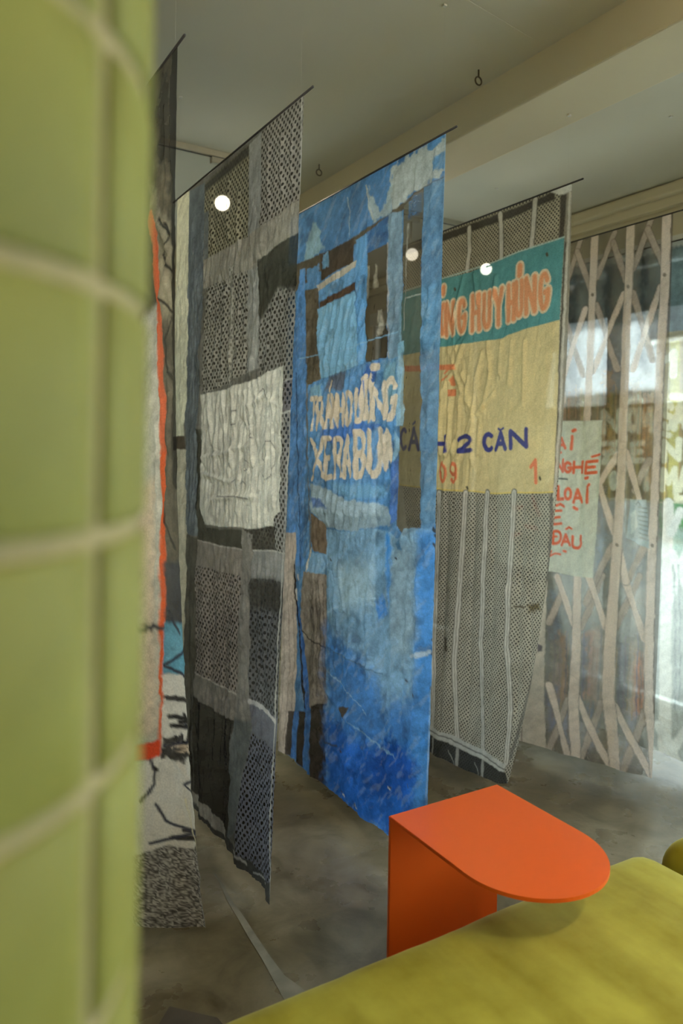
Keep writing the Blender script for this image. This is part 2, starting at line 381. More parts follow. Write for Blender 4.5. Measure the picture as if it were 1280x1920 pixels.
['P',[(.252,2.056),(.632,2.043),(.759,2.025),(.734,2.16),(.711,2.454),(.246,2.454),(.19,2.326),(.193,2.211)],(40,39,36),.004,.003,.35,.35,None],
['S',[(.266,2.057),(.251,2.203),(.261,2.428)],.02,(56,56,53),.2,.003,None],
['P',[(.9,2.025),(1.161,2.014),(1.194,2.419),(1.085,2.448),(.798,2.459),(.838,2.238)],(86,88,96),.003,.004,.15,1.25,None],
['P',[(.169,2.483),(.711,2.454),(.798,2.459),(1.085,2.448),(1.202,2.408),(1.213,2.512),(.716,2.552),(.165,2.552)],(54,55,53),.002,.004,.25,0,None],
['P',[(.246,2.435),(.51,2.422),(.692,2.435),(.688,2.472),(.438,2.479),(.245,2.468)],(128,125,116),.002,.004,.2,0,None],
['S',[(.776,2.473),(.854,2.461),(.893,2.47)],.008,(140,138,132),.2,.004,None],
['S',[(.957,2.476),(1.1,2.451)],.006,(135,135,130),.2,.003,None],
['S',[(1.136,.003),(1.162,.488),(1.16,.841),(1.143,1.166),(1.137,1.581),(1.134,1.917),(1.132,2.257),(1.155,2.487)],.006,(150,150,142),.2,0,None],
['C',[(.571,.866),(.611,1.111),(.618,1.343)],.009,.006],
['C',[(.818,.852),(.857,1.088),(.887,1.32)],.009,.006],
['C',[(.97,.827),(.981,1.086),(.981,1.312)],.009,.006],
['C',[(.909,.875),(.89,1.052)],.009,.006],
['C',[(.674,.862),(.68,1.129)],.009,.006],
['C',[(.434,.869),(.478,1.195)],.009,.006],
['C',[(1.011,.83),(1.012,1.0),(1.05,1.255)],.009,.006],
['C',[(.756,.997),(.75,1.295)],.009,.006],
['C',[(.52,.914),(.516,1.153)],.009,.006],
['C',[(.369,1.116),(.584,1.092),(.832,1.061)],.009,.006],
['C',[(.39,1.178),(.694,1.195)],.009,.006],
['C',[(.481,1.265),(.89,1.23)],.009,.006],
['C',[(.822,.925),(.954,.895),(1.04,.933)],.009,.006],
['C',[(.65,1.149),(.64,1.351)],.009,.006],
['C',[(.915,1.087),(.924,1.326)],.009,.006],
['C',[(.782,.878),(.809,.998)],.009,.006],
['C',[(.414,.478),(.412,.663),(.403,.827)],.008,.0045],
['C',[(.492,.485),(.491,.671),(.48,.825)],.008,.0045],
['C',[(.566,.491),(.566,.68),(.553,.824)],.008,.0045],
['C',[(.638,.497),(.639,.688),(.624,.823)],.008,.0045],
['C',[(.706,.503),(.708,.695),(.692,.822)],.008,.0045],
['C',[(.772,.509),(.775,.702),(.757,.821)],.008,.0045],
['C',[(.836,.515),(.84,.709),(.82,.82)],.008,.0045],
['C',[(.897,.52),(.902,.716),(.881,.819)],.008,.0045],
['C',[(.956,.525),(.962,.723),(.939,.818)],.008,.0045],
['C',[(.202,.159),(.205,.465),(.206,.771)],.01,.006],
['C',[(.224,.229),(.226,.577),(.212,.902)],.01,.006],
['C',[(.246,.299),(.247,.687),(.217,1.032)],.01,.006],
['C',[(.268,.368),(.267,.797),(.222,1.162)],.01,.006],
['C',[(.29,.436),(.287,.905),(.226,1.292)],.01,.006],
['C',[(.311,.503),(.307,1.011),(.23,1.421)],.01,.006],
['C',[(.332,.569),(.327,1.117),(.233,1.55)],.01,.006],
['C',[(.353,.635),(.346,1.221),(.235,1.678)],.01,.006],
['C',[(.386,2.023),(.414,2.157),(.375,2.229)],.012,.008],
['C',[(.462,2.011),(.484,2.137),(.454,2.226)],.012,.008],
['C',[(.535,2.0),(.552,2.118),(.531,2.223)],.012,.008],
['C',[(.606,1.99),(.617,2.099),(.604,2.219)],.012,.008],
['C',[(.674,1.98),(.679,2.082),(.675,2.216)],.012,.008],
['C',[(.74,1.97),(.74,2.064),(.743,2.213)],.012,.008],
['C',[(.904,1.426),(.913,1.674),(.91,1.89)],.012,-.007],
['C',[(.94,1.421),(.948,1.667),(.943,1.881)],.012,-.007],
['C',[(.976,1.417),(.982,1.661),(.976,1.873)],.012,-.007],
['C',[(1.011,1.413),(1.016,1.654),(1.008,1.865)],.012,-.007],
['C',[(1.045,1.409),(1.048,1.648),(1.04,1.857)],.012,-.007],
['C',[(1.079,1.405),(1.081,1.642),(1.071,1.849)],.012,-.007],
['C',[(1.112,1.401),(1.112,1.636),(1.101,1.841)],.012,-.007],
['C',[(.421,.069),(.412,.21),(.444,.3)],.01,.006],
['C',[(.58,.096),(.572,.23),(.602,.315)],.01,.006],
['C',[(.681,.163),(.675,.294),(.703,.375)],.01,.006],
['C',[(.916,.072),(.912,.193),(.937,.269)],.01,.006],
['C',[(1.013,.071),(1.01,.188),(1.034,.262)],.01,.006],
['C',[(1.087,.081),(1.085,.194),(1.108,.266)],.01,.006]],
3:[['P',[(-.016,-.039),(1.164,-.022),(1.275,2.443),(-.149,2.51)],(70,110,150),.002,0,.2,None,None],
['P',[(-.014,.024),(.118,.032),(1.139,-.013),(1.146,.148),(1.027,.151),(.937,.17),(.804,.192),(.67,.217),(.565,.222),(.423,.234),(.301,.237),(.121,.23),(-.006,.224)],(63,106,151),.003,.003,.25,None,None],
['P',[(.828,.02),(.975,.013),(1.071,.003),(1.147,.029),(1.151,.137),(1.027,.145),(.937,.167),(.828,.186),(.823,.072)],(140,151,151),.006,.018,.15,None,None],
['P',[(1.035,-.009),(1.073,.036),(1.147,.029),(1.145,-.011)],(71,115,156),.006,.02,.2,None,None],
['P',[(1.074,.073),(1.148,.07),(1.151,.133),(1.085,.109)],(74,115,151),.006,.016,.2,None,None],
['P',[(.667,.047),(.707,.111),(.753,.168),(.788,.152),(.807,.097),(.831,.084),(.828,.186),(.711,.196)],(129,147,154),.006,.014,.15,None,None],
['P',[(.173,.153),(.233,.068),(.283,.12),(.333,.219),(.191,.24),(.151,.232)],(113,146,164),.006,.014,.15,None,None],
['S',[(.517,.051),(.536,.106),(.536,.213)],.006,(121,148,165),.2,.006,None],
['S',[(.652,.042),(.677,.107),(.706,.181)],.01,(143,154,154),.2,.006,None],
['P',[(-.006,.224),(.121,.23),(.423,.234),(.565,.222),(.804,.192),(1.027,.151),(1.146,.148),(1.147,.176),(1.028,.169),(.919,.196),(.805,.226),(.671,.234),(-.001,.374)],(70,66,55),.004,.003,.3,None,None],
['P',[(.117,.261),(.167,.266),(.208,.785),(.21,1.209),(.215,1.586),(.048,1.609),(.058,.775)],(74,119,171),.002,.002,.15,None,None],
['S',[(.104,.73),(.137,1.164),(.18,1.602)],.007,(27,40,66),.2,.002,None],
['S',[(.207,.773),(.231,1.114),(.262,1.393),(.269,1.578)],.012,(90,92,90),.2,.002,None],
['P',[(.176,.367),(.302,.377),(.337,.775),(.223,.791),(.208,.785)],(79,74,63),.002,.002,.25,None,None],
['P',[(.177,.268),(.303,.276),(.306,.355),(.191,.37)],(76,116,157),.003,.01,.2,None,None],
['P',[(.311,.237),(.577,.225),(.577,.323),(.479,.331),(.32,.353)],(57,49,40),.003,.004,.25,None,None],
['P',[(.325,.24),(.37,.24),(.382,.301),(.327,.302)],(90,132,166),.003,.008,.2,None,None],
['P',[(.293,.366),(.605,.316),(.606,.345),(.303,.393)],(150,148,137),.002,.003,.15,None,None],
['P',[(.303,.393),(.606,.345),(.605,.404),(.314,.439)],(88,133,174),.002,.003,.2,None,None],
['P',[(.314,.443),(.608,.405),(.606,.436),(.315,.466)],(72,58,48),.002,.003,.2,None,None],
['P',[(.297,.468),(.598,.441),(.642,.739),(.337,.773)],(116,166,200),.002,.002,.1,None,None],
['P',[(.59,.236),(.671,.23),(.696,.729),(.638,.741)],(85,135,180),.002,.003,.2,None,None],
['P',[(.675,.227),(.811,.193),(.812,.299),(.678,.308)],(48,85,127),.003,.003,.25,None,None],
['P',[(.678,.308),(.812,.299),(.834,.724),(.696,.733)],(63,58,47),.002,.002,.3,None,.62],
['P',[(.732,.36),(.747,.367),(.755,.455),(.736,.452)],(119,116,102),.006,.006,.2,None,None],
['P',[(.769,.549),(.801,.543),(.794,.632),(.77,.639)],(129,126,114),.006,.008,.2,None,None],
['P',[(.68,.36),(.695,.359),(.7,.487),(.685,.489)],(120,118,106),.004,.003,.2,None,None],
['S',[(.812,.299),(.828,.508),(.844,.727)],.008,(130,130,126),.1,0,None],
['P',[(.811,.187),(.9,.202),(.933,.678),(.937,.774),(.844,.735)],(105,132,152),.002,.003,.2,None,.7],
['P',[(.909,.184),(.937,.174),(1.027,.154),(1.046,.801),(1.07,1.336),(.97,1.375),(.919,1.342),(.934,.773)],(70,66,55),.002,.002,.3,None,.55],
['P',[(.938,.178),(1.018,.163),(1.021,.232),(.937,.249)],(54,87,124),.004,.006,.2,None,None],
['S',[(.941,.259),(.941,.411),(.944,.641)],.006,(130,130,123),.2,0,None],
['P',[(1.027,.154),(1.146,.151),(1.163,1.166),(1.164,1.703),(1.087,1.72),(1.046,.801)],(75,110,140),.003,.002,.18,None,None],
['S',[(.949,.527),(1.034,.526)],.004,(140,145,140),.1,0,None],
['S',[(.132,.665),(.492,.672),(.802,.643),(.905,.64)],.004,(120,162,192),.1,0,None],
['P',[(.223,.791),(.337,.775),(.692,.737),(.915,.73),(.91,.982),(.897,1.085),(.881,1.341),(.749,1.364),(.626,1.391),(.408,1.397),(.269,1.336),(.24,1.208)],(77,121,165),.002,.003,.25,None,.85],
['P',[(.4,.763),(.538,.752),(.541,.828),(.376,.829)],(73,84,101),.01,.008,.2,None,None],
['P',[(.696,.744),(.788,.738),(.738,.849),(.631,.854)],(59,97,160),.008,.01,.2,None,None],
['P',[(.238,.801),(.338,.793),(.349,.844),(.245,.846)],(108,149,176),.004,.008,.2,None,None],
['P',[(.806,.743),(.902,.736),(.9,.906),(.807,.923)],(92,127,146),.02,.006,.2,None,None],
['P',[(.355,.989),(.667,.96),(.816,.983),(.508,1.043),(.357,1.035)],(61,102,165),.01,.01,.2,None,None],
['P',[(.26,1.218),(.429,1.244),(.543,1.27),(.85,1.275),(.881,1.341),(.749,1.364),(.626,1.391),(.408,1.397),(.269,1.336)],(133,154,167),.006,.008,.15,None,None],
['P',[(.427,1.21),(.844,1.204),(.842,1.24),(.559,1.269)],(99,145,181),.012,.01,.2,None,None],
['P',[(.281,1.275),(.348,1.289),(.41,1.323),(.293,1.321)],(77,103,146),.006,.008,.2,None,None],
['P',[(.269,1.336),(.341,1.335),(.603,1.336),(.859,1.308),(.881,1.341),(.749,1.364),(.626,1.391),(.408,1.397)],(117,138,151),.006,.006,.15,None,None],
['P',[(.907,.684),(.943,.675),(.95,.983),(.903,.982)],(117,155,181),.002,.003,.15,None,None],
['P',[(.894,.999),(.932,1.034),(.93,1.071),(.885,1.116)],(123,165,197),.002,.004,.15,None,None],
['P',[(.881,1.112),(.925,1.1),(.925,1.322),(.871,1.342)],(65,103,165),.003,.004,.2,None,None],
['S',[(.253,.853),(.302,.853)],.023,(183,174,158),.1,0,None],
['S',[(.277,.853),(.283,.984)],.023,(183,174,158),.1,0,None],
['S',[(.322,.985),(.317,.86),(.345,.858),(.345,.858),(.351,.86),(.357,.866),(.361,.876),(.362,.888),(.362,.9),(.359,.91),(.354,.917),(.347,.92),(.319,.923)],.023,(183,174,158),.1,0,None],
['S',[(.338,.921),(.368,.979)],.023,(183,174,158),.1,0,None],
['S',[(.39,.979),(.407,.851),(.435,.975)],.023,(183,174,158),.1,0,None],
['S',[(.397,.934),(.424,.932)],.023,(183,174,158),.1,0,None],
['S',[(.446,.977),(.44,.85),(.479,.972),(.474,.848)],.023,(183,174,158),.1,0,None],
['S',[(.484,.849),(.49,.974)],.023,(183,174,158),.1,0,None],
['S',[(.527,.846),(.532,.97)],.023,(183,174,158),.1,0,None],
['S',[(.487,.911),(.53,.908)],.023,(183,174,158),.1,0,None],
['S',[(.556,.843),(.562,.967),(.578,.965),(.578,.965),(.585,.961),(.591,.952),(.596,.938),(.599,.921),(.599,.902),(.597,.883),(.593,.867),(.587,.853),(.58,.845),(.573,.842),(.556,.843)],.023,(183,174,158),.1,0,None],
['S',[(.629,.837),(.632,.925),(.632,.925),(.634,.937),(.637,.947),(.642,.954),(.648,.959),(.654,.959),(.66,.956),(.665,.95),(.669,.941),(.671,.93),(.672,.918),(.668,.829)],.023,(183,174,158),.1,0,None],
['S',[(.673,.813),(.677,.909),(.677,.909),(.679,.921),(.681,.932),(.684,.941),(.688,.947),(.693,.948),(.697,.946),(.7,.94),(.703,.93),(.704,.918),(.704,.905),(.7,.808)],.023,(183,174,158),.1,0,None],
['S',[(.738,.879),(.738,.906),(.736,.93),(.732,.947),(.727,.957),(.721,.958),(.715,.949),(.709,.932),(.705,.909),(.703,.883),(.703,.856),(.705,.832),(.709,.815),(.715,.805),(.721,.804),(.727,.813),(.732,.829),(.736,.853),(.738,.879)],.023,(183,174,158),.1,0,None],
['S',[(.753,.951),(.747,.824),(.823,.947),(.818,.819)],.023,(183,174,158),.1,0,None],
['S',[(.886,.833),(.876,.818),(.864,.811),(.852,.812),(.841,.821),(.832,.838),(.827,.859),(.826,.883),(.829,.907),(.836,.928),(.846,.943),(.858,.95),(.87,.949),(.881,.94),(.89,.924),(.895,.902),(.896,.878),(.896,.885),(.869,.887)],.03,(183,174,158),.1,0,None],
['S',[(.424,.796),(.418,.827)],.026,(183,174,158),.1,0,None],
['S',[(.734,.755),(.775,.756)],.03,(183,174,158),.1,0,None],
['S',[(.668,.797),(.698,.787)],.02,(183,174,158),.1,0,None],
['S',[(.725,.801),(.732,.785)],.02,(183,174,158),.1,0,None],
['S',[(.279,1.034),(.377,1.191)],.023,(183,174,158),.1,0,None],
['S',[(.37,1.028),(.286,1.2)],.023,(183,174,158),.1,0,None],
['S',[(.434,1.027),(.386,1.028),(.393,1.197),(.44,1.186)],.023,(183,174,158),.1,0,None],
['S',[(.39,1.113),(.428,1.108)],.023,(183,174,158),.1,0,None],
['S',[(.471,1.185),(.465,1.029),(.497,1.026),(.497,1.026),(.504,1.028),(.511,1.035),(.515,1.047),(.517,1.061),(.516,1.076),(.513,1.088),(.507,1.098),(.5,1.102),(.468,1.107)],.023,(183,174,158),.1,0,None],
['S',[(.49,1.103),(.524,1.173)],.023,(183,174,158),.1,0,None],
['S',[(.544,1.179),(.568,1.017),(.605,1.173)],.023,(183,174,158),.1,0,None],
['S',[(.554,1.122),(.591,1.118)],.023,(183,174,158),.1,0,None],
['S',[(.633,1.006),(.64,1.175),(.67,1.17),(.67,1.17),(.682,1.165),(.691,1.155),(.697,1.141),(.699,1.126),(.696,1.11),(.689,1.098),(.679,1.09),(.667,1.088),(.636,1.09)],.03,(183,174,158),.1,0,None],
['S',[(.633,1.006),(.663,1.005),(.663,1.005),(.673,1.008),(.681,1.017),(.687,1.03),(.689,1.045),(.688,1.061),(.683,1.074),(.676,1.084),(.667,1.088)],.03,(183,174,158),.1,0,None],
['S',[(.726,1.002),(.731,1.118),(.731,1.118),(.733,1.133),(.739,1.146),(.747,1.156),(.757,1.162),(.768,1.163),(.778,1.159),(.787,1.151),(.794,1.139),(.799,1.125),(.8,1.11),(.795,.996)],.032,(183,174,158),.1,0,None],
['P',[(.811,1.012),(.831,.985),(.856,.993),(.878,1.042),(.884,1.101),(.875,1.117),(.857,1.105),(.848,1.149),(.823,1.146),(.806,1.082)],(183,174,158),.003,.004,.12,None,None],
['P',[(.275,1.348),(.399,1.391),(.408,1.516),(.301,1.511),(.269,1.462)],(93,82,70),.002,.003,.25,None,None],
['P',[(.252,1.522),(.404,1.516),(.399,1.611),(.256,1.608)],(105,143,174),.002,.003,.15,None,None],
['S',[(.281,1.502),(.267,1.518)],.012,(170,172,166),.1,0,None],
['S',[(.275,1.519),(.261,1.535)],.012,(170,172,166),.1,0,None],
['S',[(.27,1.536),(.255,1.552)],.012,(170,172,166),.1,0,None],
['S',[(.264,1.553),(.25,1.569)],.012,(170,172,166),.1,0,None],
['S',[(.258,1.57),(.244,1.586)],.012,(170,172,166),.1,0,None],
['S',[(.252,1.587),(.238,1.603)],.012,(170,172,166),.1,0,None],
['P',[(.206,1.61),(.417,1.602),(.448,2.141),(.309,2.189),(.263,2.021),(.188,1.803)],(111,105,97),.002,.004,.35,None,None],
['S',[(.287,1.645),(.304,1.826),(.327,2.142)],.004,(69,64,59),.2,.008,None],
['S',[(.311,1.641),(.328,1.821),(.348,2.136)],.004,(69,64,59),.2,.008,None],
['S',[(.334,1.637),(.351,1.817),(.37,2.13)],.004,(69,64,59),.2,.008,None],
['S',[(.358,1.634),(.375,1.812),(.391,2.124)],.004,(69,64,59),.2,.008,None],
['S',[(.381,1.63),(.398,1.807),(.413,2.118)],.004,(69,64,59),.2,.008,None],
['S',[(.404,1.626),(.42,1.802),(.433,2.112)],.004,(69,64,59),.2,.008,None],
['P',[(-.014,1.468),(.117,1.454),(.151,2.049),(.123,2.259),(.082,2.475),(-.06,2.48),(-.057,2.102)],(156,146,136),.003,.003,.12,None,None],
['S',[(.003,1.466),(.039,2.078),(.009,2.457)],.005,(119,108,100),.1,.003,None],
['S',[(.042,1.462),(.077,2.068),(.048,2.443)],.005,(119,108,100),.1,.003,None],
['S',[(.08,1.458),(.114,2.058),(.086,2.43)],.005,(119,108,100),.1,.003,None],
['P',[(.139,1.74),(.195,1.837),(.296,2.105),(.31,2.198),(.241,2.219),(.177,1.924)],(54,96,157),.002,.004,.2,None,None],
['S',[(.112,1.6),(.128,1.73),(.181,1.894),(.212,2.01),(.245,2.201)],.016,(30,30,32),.2,.004,None],
['S',[(.201,1.871),(.282,1.896),(.42,1.905)],.006,(50,48,46),.2,0,None],
['S',[(.138,1.712),(.144,1.744)],.022,(174,172,167),.1,0,None],
['S',[(.151,1.642),(.151,1.652)],.02,(150,150,150),.1,0,None],
['P',[(.074,2.273),(.128,2.257),(.115,2.469),(.055,2.478)],(59,54,51),.002,.002,.12,None,None],
['P',[(.123,2.259),(.195,2.23),(.168,2.469),(.104,2.468)],(59,102,157),.002,.002,.12,None,None],
['P',[(.195,2.23),(.256,2.221),(.231,2.475),(.158,2.473)],(44,40,37),.002,.002,.12,None,None],
['P',[(.251,2.216),(.329,2.188),(.344,2.325),(.326,2.486),(.226,2.477)],(55,98,153),.002,.002,.12,None,None],
['P',[(.323,2.173),(.448,2.13),(.463,2.48),(.321,2.479)],(42,38,35),.002,.003,.3,None,None],
['P',[(.4,1.409),(.626,1.395),(.76,1.367),(.879,1.367),(.938,1.392),(.969,1.35),(1.153,1.324),(1.191,2.484),(.449,2.489)],(100,134,161),.002,.003,.2,None,None],
['P',[(.421,1.825),(.745,1.879),(.862,2.028),(1.163,1.865),(1.191,2.484),(.449,2.489)],(53,103,159),.06,.03,.25,None,None],
['P',[(.436,2.178),(.72,2.194),(.937,2.141),(1.175,2.131),(1.191,2.484),(.449,2.489)],(30,83,156),.05,.03,.25,None,None],
['P',[(1.049,1.357),(1.158,1.319),(1.182,2.488),(1.087,2.534)],(60,115,174),.03,.01,.2,None,None],
['P',[(.761,2.242),(.935,2.103),(1.1,2.14),(1.044,2.292),(.803,2.348)],(23,72,146),.03,.03,.2,None,None],
['P',[(.844,1.374),(.879,1.371),(.905,1.489),(.884,1.648),(.846,1.497)],(67,134,201),.012,.008,.2,None,None],
['P',[(.787,1.634),(.851,1.611),(.881,1.668),(.811,1.698)],(61,121,189),.014,.01,.2,None,None],
['P',[(.882,1.453),(1.019,1.379),(1.064,1.689),(.991,1.837),(.903,1.762)],(107,131,147),.04,.02,.12,None,None],
['P',[(.494,1.546),(.765,1.488),(.772,1.649),(.537,1.735)],(128,154,169),.05,.02,.12,None,None],
['P',[(.922,1.409),(.944,1.393),(.959,1.433),(.933,1.431)],(69,111,144),.003,.006,.12,None,None],
['P',[(.54,2.109),(.623,2.091),(.609,2.14),(.541,2.139)],(60,55,51),.002,.003,.12,None,None],
['P',[(.534,2.267),(.565,2.289),(.548,2.291)],(52,52,52),.002,.002,.12,None,None],
['P',[(.409,2.303),(.516,2.275),(.525,2.281),(.419,2.308)],(42,60,82),.002,.002,.12,None,None],
['S',[(.443,1.898),(.627,1.897),(.849,1.901)],.004,(55,85,113),.2,.004,None],
['S',[(.483,1.702),(.51,1.806),(.481,2.054)],.004,(63,95,123),.2,.008,None],
['S',[(.419,1.758),(.535,1.697),(.79,1.622)],.005,(137,168,187),.2,.006,None],
['S',[(.638,2.142),(.757,2.161),(.939,2.179)],.005,(99,137,168),.2,.01,None],
['S',[(.429,2.001),(.591,2.024),(.754,2.081)],.004,(118,153,179),.2,.01,None],
['S',[(1.037,1.788),(1.128,1.748)],.016,(135,154,171),.2,.006,None],
['S',[(.441,1.529),(.448,1.535)],.008,(51,62,74),.1,0,None],
['S',[(.917,1.46),(.922,1.465)],.008,(51,62,74),.1,0,None],
['S',[(.684,2.45),(.69,2.454)],.008,(51,62,74),.1,0,None],
['S',[(.567,2.439),(.573,2.443)],.008,(51,62,74),.1,0,None],
['S',[(1.058,1.913),(1.063,1.917)],.008,(51,62,74),.1,0,None],
['S',[(1.009,1.88),(1.014,1.884)],.008,(51,62,74),.1,0,None],
['S',[(.909,2.297),(.915,2.3)],.008,(51,62,74),.1,0,None],
['S',[(1.041,2.236),(1.046,2.24)],.008,(51,62,74),.1,0,None],
['S',[(.692,2.453),(.704,2.459)],.006,(161,165,161),.1,0,None],
['S',[(.588,2.446),(.601,2.452)],.006,(161,165,161),.1,0,None],
['S',[(.899,2.301),(.91,2.306)],.006,(161,165,161),.1,0,None],
['S',[(1.13,1.33),(1.139,1.338)],.012,(46,55,68),.2,.004,None],
['S',[(1.139,1.353),(1.149,1.361)],.012,(46,55,68),.2,.004,None],
['S',[(1.132,1.384),(1.141,1.392)],.012,(46,55,68),.2,.004,None],
['S',[(1.144,1.578),(1.153,1.585)],.012,(46,55,68),.2,.004,None],
['S',[(1.137,1.755),(1.146,1.761)],.012,(46,55,68),.2,.004,None],
['S',[(1.141,1.708),(1.15,1.715)],.012,(46,55,68),.2,.004,None],
['S',[(1.136,1.873),(1.145,1.879)],.012,(46,55,68),.2,.004,None],
['S',[(1.137,.004),(1.147,.559),(1.146,1.167),(1.142,1.726),(1.133,2.256),(1.14,2.472)],.004,(136,158,178),.1,0,None],
['C',[(.387,.437),(.347,.567),(.307,.722)],.01,.007],
['C',[(.445,.45),(.406,.574),(.367,.723)],.01,.007],
['C',[(.501,.464),(.463,.581),(.425,.723)],.01,.007],
['C',[(.555,.477),(.519,.588),(.482,.723)],.01,.007],
['C',[(.608,.489),(.572,.595),(.537,.724)],.01,.007],
['C',[(.659,.501),(.625,.601),(.59,.724)],.01,.007],
['C',[(.709,.513),(.675,.607),(.641,.724)],.01,.007],
['C',[(.757,.525),(.724,.613),(.692,.725)],.01,.007],
['C',[(.804,.536),(.772,.619),(.74,.725)],.01,.007],
['C',[(.85,.547),(.819,.625),(.788,.725)],.01,.007],
['C',[(.895,.557),(.864,.631),(.834,.726)],.01,.007],
['C',[(.338,.805),(.296,.929),(.267,1.044)],.01,.0075],
['C',[(.34,1.089),(.307,1.205),(.284,1.344)],.01,.006],
['C',[(.393,.801),(.352,.923),(.324,1.037)],.01,.0075],
['C',[(.395,1.084),(.363,1.198),(.341,1.34)],.01,.006],
['C',[(.446,.798),(.407,.918),(.379,1.03)],.01,.0075],
['C',[(.449,1.079),(.418,1.191),(.396,1.335)],.01,.006],
['C',[(.498,.795),(.459,.913),(.433,1.023)],.01,.0075],
['C',[(.501,1.074),(.471,1.184),(.45,1.331)],.01,.006],
['C',[(.548,.791),(.511,.908),(.485,1.017)],.01,.0075],
['C',[(.551,1.069),(.522,1.178),(.502,1.327)],.01,.006],
['C',[(.596,.788),(.561,.904),(.536,1.011)],.01,.0075],
['C',[(.6,1.064),(.572,1.171),(.553,1.323)],.01,.006],
['C',[(.644,.785),(.609,.899),(.585,1.005)],.01,.0075],
['C',[(.648,1.06),(.62,1.165),(.603,1.319)],.01,.006],
['C',[(.69,.782),(.656,.895),(.633,.999)],.01,.0075],
['C',[(.694,1.055),(.668,1.159),(.651,1.315)],.01,.006],
['C',[(.735,.78),(.702,.89),(.68,.993)],.01,.0075],
['C',[(.739,1.051),(.714,1.154),(.697,1.311)],.01,.006],
['C',[(.779,.777),(.747,.886),(.725,.987)],.01,.0075],
['C',[(.783,1.046),(.758,1.148),(.743,1.307)],.01,.006],
['C',[(.822,.774),(.791,.882),(.77,.982)],.01,.0075],
['C',[(.826,1.042),(.802,1.142),(.787,1.304)],.01,.006],
['C',[(.863,.772),(.833,.878),(.813,.977)],.01,.0075],
['C',[(.868,1.038),(.844,1.137),(.83,1.3)],.01,.006],
['C',[(.904,.769),(.875,.874),(.855,.971)],.01,.0075],
['C',[(.909,1.034),(.886,1.132),(.872,1.297)],.01,.006],
['C',[(.313,.173),(.299,.285),(.276,.419)],.011,.006],
['C',[(.488,.147),(.475,.254),(.455,.382)],.011,.006],
['C',[(.685,.114),(.674,.214),(.656,.334)],.011,.006],
['C',[(.86,.064),(.851,.158),(.835,.272)],.011,.006],
['C',[(.99,.065),(.981,.156),(.967,.265)],.011,.006],
['C',[(1.093,.043),(1.086,.131),(1.072,.237)],.011,.006],
['C',[(.229,.458),(.214,.574),(.19,.713)],.011,.006],
['C',[(.734,.411),(.724,.511),(.707,.632)],.011,.006],
['C',[(.997,.61),(.989,.703),(.975,.815)],.011,.006],
['C',[(1.085,.512),(1.077,.602),(1.063,.711)],.011,.006],
['C',[(1.104,.878),(1.096,.969),(1.083,1.078)],.011,.006],
['C',[(1.095,1.096),(1.087,1.188),(1.074,1.299)],.011,.006],
['C',[(.443,1.898),(.627,1.897),(.849,1.901)],.012,.0065],
['C',[(.483,1.702),(.51,1.806),(.481,2.054)],.012,.0065],
['C',[(.765,1.488),(.737,1.696),(.765,1.914)],.012,.0065],
['C',[(.911,1.565),(.911,1.857),(.942,2.1)],.012,.0065],
['C',[(1.008,1.512),(1.003,1.815),(.998,2.158)],.012,.0065],
['C',[(.553,2.12),(.756,2.141),(1.003,2.118)],.012,.0065],
['C',[(.432,2.09),(.596,2.129),(.796,2.189)],.012,.0065],
['C',[(.523,1.412),(.513,1.587),(.557,1.71)],.012,.0065],
['C',[(.307,1.665),(.345,1.886),(.335,2.117)],.012,.0065],
['C',[(.367,1.632),(.39,1.854),(.382,2.104)],.012,.0065],
['C',[(.622,1.782),(.612,2.018)],.012,.0065],
['C',[(.721,2.215),(.871,2.223),(1.101,2.176)],.012,.0065],
['C',[(.495,2.291),(.646,2.324)],.012,.0065],
['C',[(1.068,1.447),(1.069,1.725),(1.067,2.096)],.012,.0065]],
4:[['P',[(-.059,-.078),(1.17,-.019),(1.132,.457),(-.055,.549)],(132,126,106),.002,0,.15,1,None],
['P',[(-.084,.489),(1.132,.457),(1.164,1.182),(1.166,2.512),(.45,2.554)],(140,136,122),.002,0,.15,1,None],
['P',[(-.056,.008),(.359,.013),(.82,.018),(1.061,.009),(1.062,.043),(.821,.055),(.36,.052),(-.055,.054)],(56,52,44),.006,.003,.2,.2,None],
['P',[(1.033,.005),(1.149,-.004),(1.161,.046),(1.09,.034)],(172,170,158),.004,.003,.1,0,None],
['P',[(1.09,.034),(1.129,.036),(1.112,.215),(1.09,.214)],(60,56,48),.006,.003,.2,.2,None],
['S',[(.539,.033),(.546,.139),(.534,.231)],.034,(66,62,52),.2,.003,0],
['S',[(.539,.033),(.546,.139),(.534,.231)],.024,(160,155,140),.2,.003,0],
['S',[(.744,.022),(.757,.114),(.757,.232)],.034,(66,62,52),.2,.003,0],
['S',[(.744,.022),(.757,.114),(.757,.232)],.024,(160,155,140),.2,.003,0],
['S',[(.954,.013),(.947,.114),(.938,.208)],.034,(66,62,52),.2,.003,0],
['S',[(.954,.013),(.947,.114),(.938,.208)],.024,(160,155,140),.2,.003,0],
['P',[(1.123,.035),(1.161,.031),(1.15,.545),(1.163,.969),(1.134,1.29),(1.101,1.238),(1.109,.582),(1.117,.199)],(118,112,98),.002,.002,.2,0,None],
['S',[(1.14,.039),(1.132,.33),(1.128,.627),(1.135,.968),(1.137,1.311)],.012,(160,155,140),.2,.003,0],
['S',[(1.121,.232),(1.114,.625),(1.123,1.075),(1.126,1.247)],.006,(52,48,42),.2,.003,0],
['P',[(-.137,.251),(-.023,.25),(.367,.235),(.549,.241),(.675,.232),(.858,.216),(1.117,.21),(1.106,.539),(.825,.564),(.776,.577),(.371,.572),(-.117,.589)],(74,122,120),.0015,.001,.12,0,.9],
